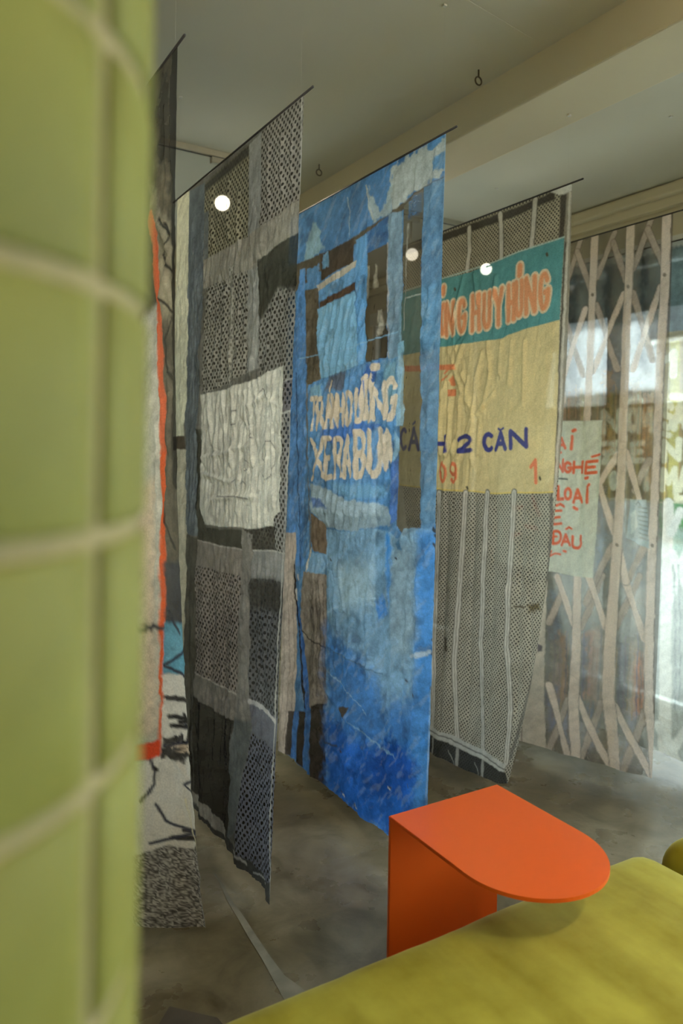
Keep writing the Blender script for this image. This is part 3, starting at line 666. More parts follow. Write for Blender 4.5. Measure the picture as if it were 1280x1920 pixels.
['P',[(-.118,.583),(.371,.569),(.776,.575),(.825,.562),(1.106,.537),(1.129,1.23),(.975,1.243),(.761,1.252),(.385,1.254),(-.058,1.245)],(176,162,118),.0015,.001,.06,0,.88],
['S',[(-.137,.245),(.367,.232),(.675,.229),(.857,.213),(1.117,.208)],.005,(150,170,160),.1,0,0],
['S',[(1.129,1.23),(.975,1.243),(.761,1.252),(.385,1.254),(-.058,1.245)],.006,(190,168,90),.1,0,0],
['S',[(.388,.432),(.388,.456),(.386,.478),(.382,.495),(.377,.504),(.371,.505),(.365,.497),(.36,.482),(.356,.461),(.354,.437),(.353,.413),(.355,.391),(.359,.374),(.364,.365),(.37,.364),(.376,.372),(.381,.387),(.385,.408),(.388,.432)],.044,(200,178,144),.1,0,None],
['S',[(.399,.513),(.392,.363),(.447,.51),(.44,.363)],.044,(200,178,144),.1,0,None],
['S',[(.524,.391),(.518,.375),(.51,.366),(.502,.365),(.495,.374),(.49,.39),(.487,.412),(.487,.438),(.49,.463),(.495,.486),(.502,.502),(.509,.51),(.517,.509),(.524,.5),(.529,.483),(.531,.462),(.531,.437),(.532,.444),(.514,.445)],.044,(200,178,144),.1,0,None],
['S',[(.579,.357),(.586,.515)],.044,(200,178,144),.1,0,None],
['S',[(.623,.358),(.63,.514)],.044,(200,178,144),.1,0,None],
['S',[(.582,.436),(.626,.436)],.044,(200,178,144),.1,0,None],
['S',[(.656,.363),(.661,.469),(.661,.469),(.663,.482),(.666,.495),(.671,.504),(.676,.51),(.682,.511),(.687,.509),(.692,.502),(.695,.491),(.697,.479),(.697,.465),(.692,.36)],.044,(200,178,144),.1,0,None],
['S',[(.724,.359),(.75,.432),(.768,.353)],.044,(200,178,144),.1,0,None],
['S',[(.75,.432),(.754,.508)],.044,(200,178,144),.1,0,None],
['S',[(.811,.35),(.818,.499)],.044,(200,178,144),.1,0,None],
['S',[(.842,.349),(.849,.497)],.044,(200,178,144),.1,0,None],
['S',[(.815,.425),(.845,.423)],.044,(200,178,144),.1,0,None],
['S',[(.857,.345),(.861,.445),(.861,.445),(.862,.458),(.865,.47),(.869,.479),(.874,.484),(.879,.486),(.884,.483),(.888,.477),(.891,.467),(.893,.455),(.893,.442),(.889,.343)],.044,(200,178,144),.1,0,None],
['S',[(.922,.486),(.915,.339),(.97,.482),(.963,.339)],.044,(200,178,144),.1,0,None],
['S',[(1.034,.363),(1.027,.348),(1.02,.339),(1.012,.339),(1.005,.347),(1.0,.363),(.997,.385),(.997,.41),(1.0,.435),(1.004,.456),(1.011,.471),(1.018,.478),(1.026,.476),(1.033,.466),(1.038,.45),(1.04,.429),(1.041,.406),(1.041,.413),(1.024,.414)],.044,(200,178,144),.1,0,None],
['S',[(.364,.281),(.362,.306)],.05,(200,178,144),.1,0,0],
['S',[(.876,.279),(.875,.313)],.05,(200,178,144),.1,0,0],
['S',[(.388,.432),(.388,.456),(.386,.478),(.382,.495),(.377,.504),(.371,.505),(.365,.497),(.36,.482),(.356,.461),(.354,.437),(.353,.413),(.355,.391),(.359,.374),(.364,.365),(.37,.364),(.376,.372),(.381,.387),(.385,.408),(.388,.432)],.024,(204,140,98),.1,0,None],
['S',[(.399,.513),(.392,.363),(.447,.51),(.44,.363)],.024,(204,140,98),.1,0,None],
['S',[(.524,.391),(.518,.375),(.51,.366),(.502,.365),(.495,.374),(.49,.39),(.487,.412),(.487,.438),(.49,.463),(.495,.486),(.502,.502),(.509,.51),(.517,.509),(.524,.5),(.529,.483),(.531,.462),(.531,.437),(.532,.444),(.514,.445)],.024,(204,140,98),.1,0,None],
['S',[(.579,.357),(.586,.515)],.024,(204,140,98),.1,0,None],
['S',[(.623,.358),(.63,.514)],.024,(204,140,98),.1,0,None],
['S',[(.582,.436),(.626,.436)],.024,(204,140,98),.1,0,None],
['S',[(.656,.363),(.661,.469),(.661,.469),(.663,.482),(.666,.495),(.671,.504),(.676,.51),(.682,.511),(.687,.509),(.692,.502),(.695,.491),(.697,.479),(.697,.465),(.692,.36)],.024,(204,140,98),.1,0,None],
['S',[(.724,.359),(.75,.432),(.768,.353)],.024,(204,140,98),.1,0,None],
['S',[(.75,.432),(.754,.508)],.024,(204,140,98),.1,0,None],
['S',[(.811,.35),(.818,.499)],.024,(204,140,98),.1,0,None],
['S',[(.842,.349),(.849,.497)],.024,(204,140,98),.1,0,None],
['S',[(.815,.425),(.845,.423)],.024,(204,140,98),.1,0,None],
['S',[(.857,.345),(.861,.445),(.861,.445),(.862,.458),(.865,.47),(.869,.479),(.874,.484),(.879,.486),(.884,.483),(.888,.477),(.891,.467),(.893,.455),(.893,.442),(.889,.343)],.024,(204,140,98),.1,0,None],
['S',[(.922,.486),(.915,.339),(.97,.482),(.963,.339)],.024,(204,140,98),.1,0,None],
['S',[(1.034,.363),(1.027,.348),(1.02,.339),(1.012,.339),(1.005,.347),(1.0,.363),(.997,.385),(.997,.41),(1.0,.435),(1.004,.456),(1.011,.471),(1.018,.478),(1.026,.476),(1.033,.466),(1.038,.45),(1.04,.429),(1.041,.406),(1.041,.413),(1.024,.414)],.024,(204,140,98),.1,0,None],
['S',[(.364,.281),(.362,.306)],.03,(204,140,98),.1,0,None],
['S',[(.876,.279),(.875,.313)],.03,(204,140,98),.1,0,None],
['P',[(.07,.634),(.484,.662),(.485,.687),(.072,.664)],(190,118,80),.002,.002,.1,None,None],
['P',[(.441,.732),(.463,.71),(.494,.76),(.471,.764),(.451,.758)],(190,118,80),.002,.002,.1,None,None],
['P',[(.433,.777),(.495,.778),(.494,.81),(.435,.81)],(190,118,80),.002,.002,.1,None,None],
['S',[(.403,.698),(.441,.665)],.012,(190,118,80),.1,0,None],
['S',[(.382,.735),(.428,.713)],.01,(190,118,80),.1,0,None],
['S',[(.106,.974),(.097,.966),(.088,.963),(.079,.966),(.072,.973),(.066,.985),(.063,.999),(.063,1.015),(.066,1.031),(.072,1.045),(.079,1.056),(.088,1.063),(.097,1.065),(.106,1.061),(.113,1.053)],.022,(54,58,108),.1,0,None],
['S',[(.146,1.064),(.177,.958),(.227,1.064)],.022,(54,58,108),.1,0,None],
['S',[(.159,1.027),(.207,1.026)],.022,(54,58,108),.1,0,None],
['S',[(.327,1.0),(.316,.993),(.304,.991),(.292,.993),(.281,.998),(.273,1.007),(.268,1.019),(.267,1.031),(.27,1.044),(.277,1.055),(.287,1.064),(.298,1.069),(.311,1.07),(.322,1.068),(.332,1.061)],.022,(54,58,108),.1,0,None],
['S',[(.378,1.003),(.384,1.072)],.022,(54,58,108),.1,0,None],
['S',[(.438,1.001),(.444,1.069)],.022,(54,58,108),.1,0,None],
['S',[(.381,1.038),(.441,1.035)],.022,(54,58,108),.1,0,None],
['S',[(.539,1.019),(.546,1.012),(.556,1.007),(.569,1.004),(.582,1.002),(.596,1.003),(.607,1.007),(.615,1.012),(.618,1.018),(.618,1.025),(.612,1.032),(.541,1.071),(.623,1.067)],.022,(54,58,108),.1,0,None],
['S',[(.739,1.0),(.731,.995),(.723,.993),(.715,.995),(.707,1.0),(.702,1.008),(.699,1.019),(.698,1.03),(.701,1.041),(.706,1.05),(.712,1.058),(.72,1.062),(.729,1.063),(.737,1.06),(.743,1.054)],.022,(54,58,108),.1,0,None],
['S',[(.774,1.059),(.8,.987),(.837,1.056)],.022,(54,58,108),.1,0,None],
['S',[(.784,1.034),(.822,1.032)],.022,(54,58,108),.1,0,None],
['S',[(.87,1.054),(.863,.983),(.965,1.049),(.958,.978)],.022,(54,58,108),.1,0,None],
['S',[(.783,.968),(.797,.975),(.816,.966)],.01,(54,58,108),.1,0,None],
['S',[(.167,.937),(.184,.924)],.012,(54,58,108),.1,0,None],
['S',[(.449,1.169),(.449,1.184),(.446,1.197),(.441,1.208),(.433,1.213),(.425,1.213),(.417,1.209),(.409,1.199),(.404,1.187),(.401,1.172),(.401,1.157),(.404,1.144),(.41,1.133),(.417,1.128),(.425,1.127),(.434,1.132),(.441,1.141),(.446,1.154),(.449,1.169)],.018,(208,120,84),.1,0,None],
['S',[(.527,1.151),(.526,1.162),(.521,1.172),(.513,1.178),(.504,1.179),(.495,1.175),(.489,1.167),(.486,1.157),(.487,1.145),(.492,1.136),(.499,1.13),(.509,1.128),(.517,1.132),(.524,1.14),(.527,1.151)],.018,(208,120,84),.1,0,None],
['S',[(.527,1.151),(.53,1.185),(.53,1.185),(.53,1.193),(.527,1.2),(.523,1.207),(.517,1.211),(.511,1.213),(.504,1.212),(.498,1.209),(.493,1.203)],.018,(208,120,84),.1,0,None],
['S',[(.998,1.133),(1.02,1.105),(1.03,1.195)],.018,(208,120,84),.1,0,None],
['S',[(.605,1.236),(.61,1.243)],.012,(70,66,50),.1,0,None],
['S',[(1.051,1.174),(1.055,1.181)],.012,(70,66,50),.1,0,None],
['S',[(1.026,.256),(1.029,.263)],.012,(70,66,50),.1,0,None],
['S',[(.449,.298),(.453,.306)],.012,(70,66,50),.1,0,None],
['S',[(.403,1.274),(.425,1.614),(.448,1.961),(.496,2.393)],.036,(84,82,76),.2,.003,0],
['S',[(.403,1.274),(.425,1.614),(.448,1.961),(.496,2.393)],.026,(164,161,150),.15,.002,0],
['S',[(.403,1.274),(.425,1.614),(.448,1.961),(.496,2.393)],.004,(92,88,80),.1,.002,0],
['S',[(.6,1.263),(.604,1.59),(.616,2.023),(.644,2.161),(.702,2.361)],.036,(84,82,76),.2,.003,0],
['S',[(.6,1.263),(.604,1.59),(.616,2.023),(.644,2.161),(.702,2.361)],.026,(164,161,150),.15,.002,0],
['S',[(.6,1.263),(.604,1.59),(.616,2.023),(.644,2.161),(.702,2.361)],.004,(92,88,80),.1,.002,0],
['S',[(.737,1.255),(.752,1.619),(.777,1.896),(.828,2.12),(.919,2.358)],.036,(84,82,76),.2,.003,0],
['S',[(.737,1.255),(.752,1.619),(.777,1.896),(.828,2.12),(.919,2.358)],.026,(164,161,150),.15,.002,0],
['S',[(.737,1.255),(.752,1.619),(.777,1.896),(.828,2.12),(.919,2.358)],.004,(92,88,80),.1,.002,0],
['S',[(.912,1.246),(.935,1.641),(.966,1.898),(1.003,1.994),(1.057,2.146),(1.102,2.373)],.036,(84,82,76),.2,.003,0],
['S',[(.912,1.246),(.935,1.641),(.966,1.898),(1.003,1.994),(1.057,2.146),(1.102,2.373)],.026,(164,161,150),.15,.002,0],
['S',[(.912,1.246),(.935,1.641),(.966,1.898),(1.003,1.994),(1.057,2.146),(1.102,2.373)],.004,(92,88,80),.1,.002,0],
['S',[(1.127,1.258),(1.153,1.57),(1.167,1.833),(1.145,2.086),(1.123,2.347)],.02,(96,94,86),.3,.006,.5],
['P',[(.368,2.356),(.488,2.351),(.707,2.346),(.921,2.351),(1.104,2.378),(1.104,2.416),(.912,2.392),(.695,2.387),(.487,2.391),(.375,2.394)],(150,150,142),.003,.003,.2,0,None],
['S',[(.372,2.375),(.492,2.37),(.703,2.366),(.919,2.372),(1.106,2.401)],.005,(70,70,66),.2,.003,0],
['P',[(.375,2.394),(.487,2.391),(.695,2.387),(.912,2.392),(1.113,2.415),(1.189,2.535),(.413,2.59)],(48,50,48),.003,.003,.25,.4,None],
['S',[(.515,2.4),(.528,2.529)],.02,(120,120,114),.2,.003,0],
['S',[(.71,2.396),(.728,2.522)],.02,(120,120,114),.2,.003,0],
['S',[(.928,2.399),(.96,2.523)],.02,(120,120,114),.2,.003,0],
['S',[(.647,2.419),(.698,2.454),(.708,2.51)],.004,(130,130,124),.2,.004,0],
['S',[(.854,2.419),(.91,2.454),(.926,2.51)],.004,(130,130,124),.2,.004,0],
['S',[(.486,2.513),(.703,2.508),(.933,2.516)],.014,(128,130,126),.3,.006,0],
['P',[(1.045,1.705),(1.118,1.684),(1.138,1.715),(1.068,1.731)],(92,84,60),.01,.008,.3,None,None],
['S',[(.98,1.721),(1.037,1.715)],.008,(66,60,50),.3,.003,None],
['P',[(.518,1.934),(.557,1.927),(.566,1.986),(.535,1.992)],(86,78,66),.008,.008,.3,None,None],
['C',[(.424,.585),(.447,.63),(.469,.678)],.011,.0085],
['C',[(.538,.56),(.501,.625),(.477,.679)],.011,.0085],
['C',[(.469,.678),(.422,.738),(.387,.813)],.011,.0085],
['C',[(.479,.704),(.542,.796),(.612,.885),(.619,1.104)],.011,.0085],
['C',[(.659,.621),(.63,.74),(.621,.861),(.632,1.128)],.011,.0085],
['C',[(.716,.699),(.695,.804),(.676,.887)],.011,.0085],
['C',[(.747,.807),(.692,.859),(.642,.898)],.011,.0085],
['C',[(.41,.852),(.402,.954),(.401,1.082)],.011,.0085],
['C',[(.529,.708),(.563,.772),(.59,.84)],.011,.0085],
['C',[(.495,1.156),(.546,1.043),(.608,.933)],.011,.0085],
['C',[(.536,1.105),(.583,1.031),(.628,.958)],.011,.0085],
['C',[(.447,.816),(.47,.955),(.441,1.082)],.011,.0085],
['C',[(.691,.577),(.709,.698)],.011,.0085],
['C',[(.777,.587),(.772,.727)],.011,.0085],
['C',[(.496,.555),(.479,.591)],.011,.0085],
['C',[(.664,.959),(.66,1.079)],.011,.0085],
['C',[(.416,1.159),(.487,1.069),(.526,.981)],.011,.0085],
['C',[(.843,.594),(.838,.778)],.011,.0085],
['C',[(.922,.603),(.931,.874)],.011,.0085],
['C',[(.729,.297),(.716,.39)],.011,.0085],
['C',[(.513,.257),(.478,.351),(.444,.447)],.011,.0085],
['C',[(.587,.258),(.615,.398)],.011,.0085],
['C',[(.42,.712),(.416,.878)],.008,.006],
['C',[(.465,.791),(.456,.879)],.008,.006],
['C',[(.526,.775),(.524,.956)],.008,.006],
['C',[(.574,.724),(.571,.883)],.008,.006],
['C',[(.619,.737),(.617,.909)],.008,.006],
['C',[(.473,1.332),(.502,1.827),(.556,2.304)],.016,-.008],
['C',[(.662,1.319),(.692,1.793),(.753,2.254)],.016,-.008],
['C',[(.802,1.31),(.836,1.77),(.908,2.22)],.016,-.008],
['C',[(.966,1.3),(1.009,1.744),(1.104,2.185)],.016,-.008],
['C',[(1.029,1.296),(1.075,1.735),(1.184,2.173)],.016,-.008]],
5:[['P',[(-.017,.009),(1.184,-.033),(1.264,2.535),(.434,2.556)],(104,99,88),.002,0,.3,None,.5],
['P',[(.562,.124),(.624,.125),(.653,.728),(.593,.724)],(60,56,50),.03,.02,.3,None,.62],
['P',[(.777,.089),(.833,.09),(.855,.69),(.8,.686)],(58,54,50),.03,.02,.3,None,.62],
['P',[(.972,.057),(1.023,.059),(1.042,.679),(.991,.675)],(54,50,46),.03,.02,.3,None,.62],
['P',[(.549,.776),(.609,.768),(.618,.913),(.557,.912)],(120,92,66),.03,.02,.3,None,.62],
['P',[(.598,.751),(.657,.744),(.667,.914),(.608,.913)],(90,72,60),.03,.02,.3,None,.62],
['P',[(.803,.686),(.858,.68),(.878,1.07),(.825,1.071)],(128,100,70),.03,.02,.3,None,.62],
['P',[(.838,.765),(.892,.758),(.899,.944),(.846,.943)],(84,78,64),.03,.02,.3,None,.62],
['P',[(.955,.747),(1.006,.74),(1.02,1.092),(.97,1.093)],(120,100,76),.03,.02,.3,None,.62],
['P',[(1.014,.799),(1.063,.792),(1.078,1.187),(1.03,1.189)],(150,112,76),.03,.02,.3,None,.62],
['P',[(.888,1.095),(.939,1.084),(.959,1.463),(.911,1.468)],(70,72,68),.03,.02,.3,None,.62],
['P',[(1.002,1.117),(1.05,1.106),(1.056,1.284),(1.008,1.287)],(66,70,62),.03,.02,.3,None,.62],
['P',[(.811,1.25),(.863,1.237),(.891,1.645),(.842,1.652)],(92,100,112),.03,.02,.3,None,.62],
['P',[(.941,1.465),(.988,1.45),(.998,1.654),(.951,1.661)],(104,102,104),.03,.02,.3,None,.62],
['P',[(1.01,1.506),(1.056,1.491),(1.063,1.668),(1.018,1.675)],(88,90,96),.03,.02,.3,None,.62],
['P',[(.595,1.766),(.647,1.747),(.674,1.985),(.623,1.995)],(100,106,116),.03,.02,.3,None,.76],
['P',[(.665,1.961),(.714,1.942),(.751,2.272),(.704,2.283)],(160,128,106),.03,.02,.3,None,.76],
['P',[(.644,2.017),(.692,1.997),(.725,2.278),(.678,2.29)],(132,122,114),.03,.02,.3,None,.76],
['P',[(.802,1.935),(.849,1.916),(.875,2.217),(.83,2.228)],(166,124,100),.03,.02,.3,None,.76],
['P',[(.84,1.903),(.886,1.884),(.914,2.232),(.869,2.243)],(150,136,126),.03,.02,.3,None,.76],
['P',[(.778,1.965),(.825,1.946),(.847,2.199),(.802,2.21)],(112,112,120),.03,.02,.3,None,.76],
['P',[(1.01,1.919),(1.054,1.9),(1.071,2.24),(1.029,2.251)],(150,140,128),.03,.02,.3,None,.76],
['P',[(1.051,1.982),(1.094,1.964),(1.105,2.231),(1.064,2.242)],(178,120,92),.03,.02,.3,None,.76],
['P',[(.962,1.953),(1.006,1.934),(1.023,2.228),(.981,2.239)],(104,104,112),.03,.02,.3,None,.76],
['P',[(.644,2.222),(.691,2.201),(.715,2.406),(.67,2.418)],(98,100,120),.03,.02,.3,None,.76],
['P',[(.723,2.304),(.768,2.283),(.787,2.461),(.742,2.473)],(120,122,136),.03,.02,.3,None,.76],
['P',[(.849,2.272),(.893,2.252),(.907,2.428),(.864,2.44)],(110,114,134),.03,.02,.3,None,.76],
['P',[(1.02,2.253),(1.061,2.233),(1.069,2.406),(1.029,2.418)],(126,128,140),.03,.02,.3,None,.76],
['P',[(.717,2.455),(.76,2.434),(.768,2.516),(.724,2.528)],(110,104,94),.03,.02,.3,None,.76],
['P',[(.892,2.456),(.934,2.435),(.938,2.516),(.897,2.528)],(106,98,90),.03,.02,.3,None,.76],
['P',[(1.055,2.434),(1.095,2.413),(1.097,2.493),(1.057,2.505)],(102,96,88),.03,.02,.3,None,.76],
['S',[(.47,.716),(.501,1.158)],.006,(70,62,52),.2,.004,None],
['S',[(.616,1.945),(.653,2.321)],.006,(96,92,94),.2,.004,None],
['S',[(.502,.74),(.538,1.238)],.006,(92,80,64),.2,.004,None],
['S',[(.644,1.971),(.681,2.365)],.006,(112,102,102),.2,.004,None],
['S',[(.533,.764),(.575,1.317)],.006,(114,98,76),.2,.004,None],
['S',[(.671,1.996),(.709,2.408)],.006,(128,112,110),.2,.004,None],
['S',[(.558,.722),(.61,1.394)],.006,(136,116,88),.2,.004,None],
['S',[(.698,2.022),(.718,2.305)],.006,(144,122,94),.2,.004,None],
['S',[(.588,.745),(.645,1.47)],.006,(70,62,52),.2,.004,None],
['S',[(.71,1.927),(.745,2.348)],.006,(96,92,102),.2,.004,None],
['S',[(.618,.769),(.638,1.153)],.006,(92,80,64),.2,.004,None],
['S',[(.736,1.953),(.772,2.391)],.006,(112,102,110),.2,.004,None],
['S',[(.642,.727),(.672,1.231)],.006,(114,98,76),.2,.004,None],
['S',[(.762,1.978),(.781,2.289)],.006,(128,112,94),.2,.004,None],
['S',[(.671,.75),(.705,1.308)],.006,(136,116,88),.2,.004,None],
['S',[(.788,2.003),(.808,2.332)],.006,(144,122,102),.2,.004,None],
['S',[(.7,.773),(.737,1.383)],.006,(70,62,52),.2,.004,None],
['S',[(.801,1.91),(.833,2.375)],.006,(96,92,110),.2,.004,None],
['S',[(.724,.732),(.769,1.458)],.006,(92,80,64),.2,.004,None],
['S',[(.826,1.935),(.844,2.274)],.006,(112,102,94),.2,.004,None],
['S',[(.751,.755),(.767,1.149)],.006,(114,98,76),.2,.004,None],
['S',[(.85,1.96),(.869,2.317)],.006,(128,112,102),.2,.004,None],
['S',[(.779,.777),(.798,1.225)],.006,(136,116,88),.2,.004,None],
['S',[(.875,1.985),(.894,2.359)],.006,(144,122,110),.2,.004,None],
['S',[(.802,.737),(.829,1.3)],.006,(70,62,52),.2,.004,None],
['S',[(.889,1.893),(.905,2.258)],.006,(96,92,94),.2,.004,None],
['S',[(.829,.759),(.858,1.373)],.006,(92,80,64),.2,.004,None],
['S',[(.912,1.918),(.929,2.301)],.006,(112,102,102),.2,.004,None],
['S',[(.855,.781),(.887,1.446)],.006,(114,98,76),.2,.004,None],
['S',[(.936,1.943),(.953,2.343)],.006,(128,112,110),.2,.004,None],
['S',[(.878,.742),(.89,1.145)],.006,(136,116,88),.2,.004,None],
['S',[(.959,1.968),(.965,2.243)],.006,(144,122,94),.2,.004,None],
['S',[(.903,.764),(.918,1.219)],.006,(70,62,52),.2,.004,None],
['S',[(.974,1.877),(.988,2.285)],.006,(96,92,102),.2,.004,None],
['S',[(.928,.785),(.946,1.292)],.006,(92,80,64),.2,.004,None],
['S',[(.997,1.902),(1.011,2.327)],.006,(112,102,110),.2,.004,None],
['S',[(.95,.746),(.973,1.364)],.006,(114,98,76),.2,.004,None],
['S',[(1.019,1.927),(1.024,2.228)],.006,(128,112,94),.2,.004,None],
['S',[(.975,.768),(1.0,1.435)],.006,(136,116,88),.2,.004,None],
['S',[(1.041,1.951),(1.046,2.27)],.006,(144,122,102),.2,.004,None],
['S',[(.999,.789),(1.006,1.141)],.006,(70,62,52),.2,.004,None],
['S',[(1.056,1.861),(1.068,2.312)],.006,(96,92,110),.2,.004,None],
['S',[(1.021,.751),(1.032,1.213)],.006,(92,80,64),.2,.004,None],
['S',[(1.078,1.886),(1.082,2.213)],.006,(112,102,94),.2,.004,None],
['S',[(1.045,.772),(1.058,1.284)],.006,(114,98,76),.2,.004,None],
['S',[(1.099,1.91),(1.103,2.255)],.006,(128,112,102),.2,.004,None],
['S',[(1.068,.792),(1.083,1.354)],.006,(136,116,88),.2,.004,None],
['S',[(1.121,1.934),(1.124,2.297)],.006,(144,122,110),.2,.004,None],
['S',[(1.089,.755),(1.107,1.424)],.006,(70,62,52),.2,.004,None],
['S',[(1.136,1.846),(1.139,2.199)],.006,(96,92,94),.2,.004,None],
['S',[(1.112,.775),(1.116,1.137)],.006,(92,80,64),.2,.004,None],
['S',[(1.157,1.87),(1.159,2.24)],.006,(112,102,102),.2,.004,None],
['S',[(.634,.004),(.539,.242),(.482,.385)],.038,(112,102,94),.1,.001,None],
['S',[(.634,.004),(.539,.242),(.482,.385)],.03,(158,147,137),.08,.001,None,.82],
['S',[(.615,.059),(.71,.279)],.038,(112,102,94),.1,.001,None],
['S',[(.615,.059),(.71,.279)],.03,(158,147,137),.08,.001,None,.82],
['S',[(.84,.016),(.74,.211)],.038,(112,102,94),.1,.001,None],
['S',[(.84,.016),(.74,.211)],.03,(158,147,137),.08,.001,None,.82],
['S',[(.835,.063),(.908,.255)],.038,(112,102,94),.1,.001,None],
['S',[(.835,.063),(.908,.255)],.03,(158,147,137),.08,.001,None,.82],
['S',[(1.038,.005),(.948,.212)],.038,(112,102,94),.1,.001,None],
['S',[(1.038,.005),(.948,.212)],.03,(158,147,137),.08,.001,None,.82],
['S',[(1.022,.044),(1.105,.219)],.038,(112,102,94),.1,.001,None],
['S',[(1.022,.044),(1.105,.219)],.03,(158,147,137),.08,.001,None,.82],
['S',[(.55,.388),(.68,.684)],.038,(112,102,94),.1,.001,None],
['S',[(.55,.388),(.68,.684)],.03,(158,147,137),.08,.001,None,.82],
['S',[(.745,.348),(.881,.671)],.038,(112,102,94),.1,.001,None],
['S',[(.745,.348),(.881,.671)],.03,(158,147,137),.08,.001,None,.82],
['S',[(.952,.325),(1.068,.643)],.038,(112,102,94),.1,.001,None],
['S',[(.952,.325),(1.068,.643)],.03,(158,147,137),.08,.001,None,.82],
['S',[(1.068,1.096),(1.0,1.239)],.038,(112,102,94),.1,.001,None],
['S',[(1.068,1.096),(1.0,1.239)],.03,(158,147,137),.08,.001,None,.82],
['S',[(.652,1.77),(.609,1.915)],.038,(112,102,94),.1,.001,None],
['S',[(.652,1.77),(.609,1.915)],.03,(158,147,137),.08,.001,None,.82],
['S',[(.872,1.648),(.785,1.903)],.038,(112,102,94),.1,.001,None],
['S',[(.872,1.648),(.785,1.903)],.03,(158,147,137),.08,.001,None,.82],
['S',[(1.048,1.623),(.946,1.873)],.038,(112,102,94),.1,.001,None],
['S',[(1.048,1.623),(.946,1.873)],.03,(158,147,137),.08,.001,None,.82],
['S',[(.753,2.249),(.674,2.537)],.038,(112,102,94),.1,.001,None],
['S',[(.753,2.249),(.674,2.537)],.03,(158,147,137),.08,.001,None,.82],
['S',[(.916,2.229),(.839,2.535)],.038,(112,102,94),.1,.001,None],
['S',[(.916,2.229),(.839,2.535)],.03,(158,147,137),.08,.001,None,.82],
['S',[(1.105,2.219),(1.02,2.521)],.038,(112,102,94),.1,.001,None],
['S',[(1.105,2.219),(1.02,2.521)],.03,(158,147,137),.08,.001,None,.82],
['S',[(.91,1.503),(.824,1.705),(.798,1.785)],.038,(112,102,94),.1,.001,None],
['S',[(.91,1.503),(.824,1.705),(.798,1.785)],.03,(158,147,137),.08,.001,None,.82],
['S',[(1.071,1.475),(.99,1.643)],.038,(112,102,94),.1,.001,None],
['S',[(1.071,1.475),(.99,1.643)],.03,(158,147,137),.08,.001,None,.82],
['S',[(.674,.358),(.548,.721)],.04,(112,102,94),.1,.001,None],
['S',[(.674,.358),(.548,.721)],.032,(196,183,172),.08,.001,None,.82],
['S',[(.898,.321),(.743,.671)],.04,(112,102,94),.1,.001,None],
['S',[(.898,.321),(.743,.671)],.032,(196,183,172),.08,.001,None,.82],
['S',[(1.092,.322),(.966,.678)],.04,(112,102,94),.1,.001,None],
['S',[(1.092,.322),(.966,.678)],.032,(196,183,172),.08,.001,None,.82],
['S',[(.904,1.077),(.818,1.219),(.914,1.443)],.04,(112,102,94),.1,.001,None],
['S',[(.904,1.077),(.818,1.219),(.914,1.443)],.032,(196,183,172),.08,.001,None,.82],
['S',[(.949,1.066),(1.026,1.272)],.04,(112,102,94),.1,.001,None],
['S',[(.949,1.066),(1.026,1.272)],.032,(196,183,172),.08,.001,None,.82],
['S',[(.621,1.691),(.739,1.891)],.04,(112,102,94),.1,.001,None],
['S',[(.621,1.691),(.739,1.891)],.032,(196,183,172),.08,.001,None,.82],
['S',[(.801,1.665),(.907,1.88)],.04,(112,102,94),.1,.001,None],
['S',[(.801,1.665),(.907,1.88)],.032,(196,183,172),.08,.001,None,.82],
['S',[(.971,1.634),(1.088,1.896)],.04,(112,102,94),.1,.001,None],
['S',[(.971,1.634),(1.088,1.896)],.032,(196,183,172),.08,.001,None,.82],
['S',[(.648,2.208),(.801,2.546)],.04,(112,102,94),.1,.001,None],
['S',[(.648,2.208),(.801,2.546)],.032,(196,183,172),.08,.001,None,.82],
['S',[(.799,2.231),(.991,2.529)],.04,(112,102,94),.1,.001,None],
['S',[(.799,2.231),(.991,2.529)],.032,(196,183,172),.08,.001,None,.82],
['S',[(.968,2.228),(1.15,2.5)],.04,(112,102,94),.1,.001,None],
['S',[(.968,2.228),(1.15,2.5)],.032,(196,183,172),.08,.001,None,.82],
['S',[(.941,1.515),(.983,1.656)],.04,(112,102,94),.1,.001,None],
['S',[(.941,1.515),(.983,1.656)],.032,(196,183,172),.08,.001,None,.82],
['S',[(.723,-.002),(.716,.259),(.721,.771),(.72,.942)],.054,(112,102,94),.1,.001,None],
['S',[(.723,-.002),(.716,.259),(.721,.771),(.72,.942)],.046,(196,183,172),.08,.001,None,.82],
['S',[(.736,1.654),(.768,2.0),(.778,2.231),(.831,2.571)],.054,(112,102,94),.1,.001,None],
['S',[(.736,1.654),(.768,2.0),(.778,2.231),(.831,2.571)],.046,(196,183,172),.08,.001,None,.82],
['S',[(.929,-.003),(.927,.296),(.924,.695),(.927,1.022),(.931,1.402),(.93,1.659),(.93,2.006),(.94,2.191),(1.004,2.549)],.054,(112,102,94),.1,.001,None],
['S',[(.929,-.003),(.927,.296),(.924,.695),(.927,1.022),(.931,1.402),(.93,1.659),(.93,2.006),(.94,2.191),(1.004,2.549)],.046,(196,183,172),.08,.001,None,.82],
['S',[(1.119,-.015),(1.119,.329),(1.105,.708),(1.107,1.021),(1.102,1.334),(1.104,1.634),(1.111,1.967),(1.123,2.208),(1.173,2.54)],.054,(112,102,94),.1,.001,None],
['S',[(1.119,-.015),(1.119,.329),(1.105,.708),(1.107,1.021),(1.102,1.334),(1.104,1.634),(1.111,1.967),(1.123,2.208),(1.173,2.54)],.046,(196,183,172),.08,.001,None,.82],
['S',[(1.146,-.008),(1.148,.334),(1.132,.71),(1.13,1.021),(1.13,1.331),(1.131,1.63),(1.136,1.962),(1.147,2.201),(1.194,2.522)],.012,(92,80,72),.2,.003,None],
['P',[(.353,1.776),(.572,1.711),(.601,2.0),(.642,2.324),(.681,2.57),(.506,2.567)],(170,162,150),.003,.003,.1,None,.8],
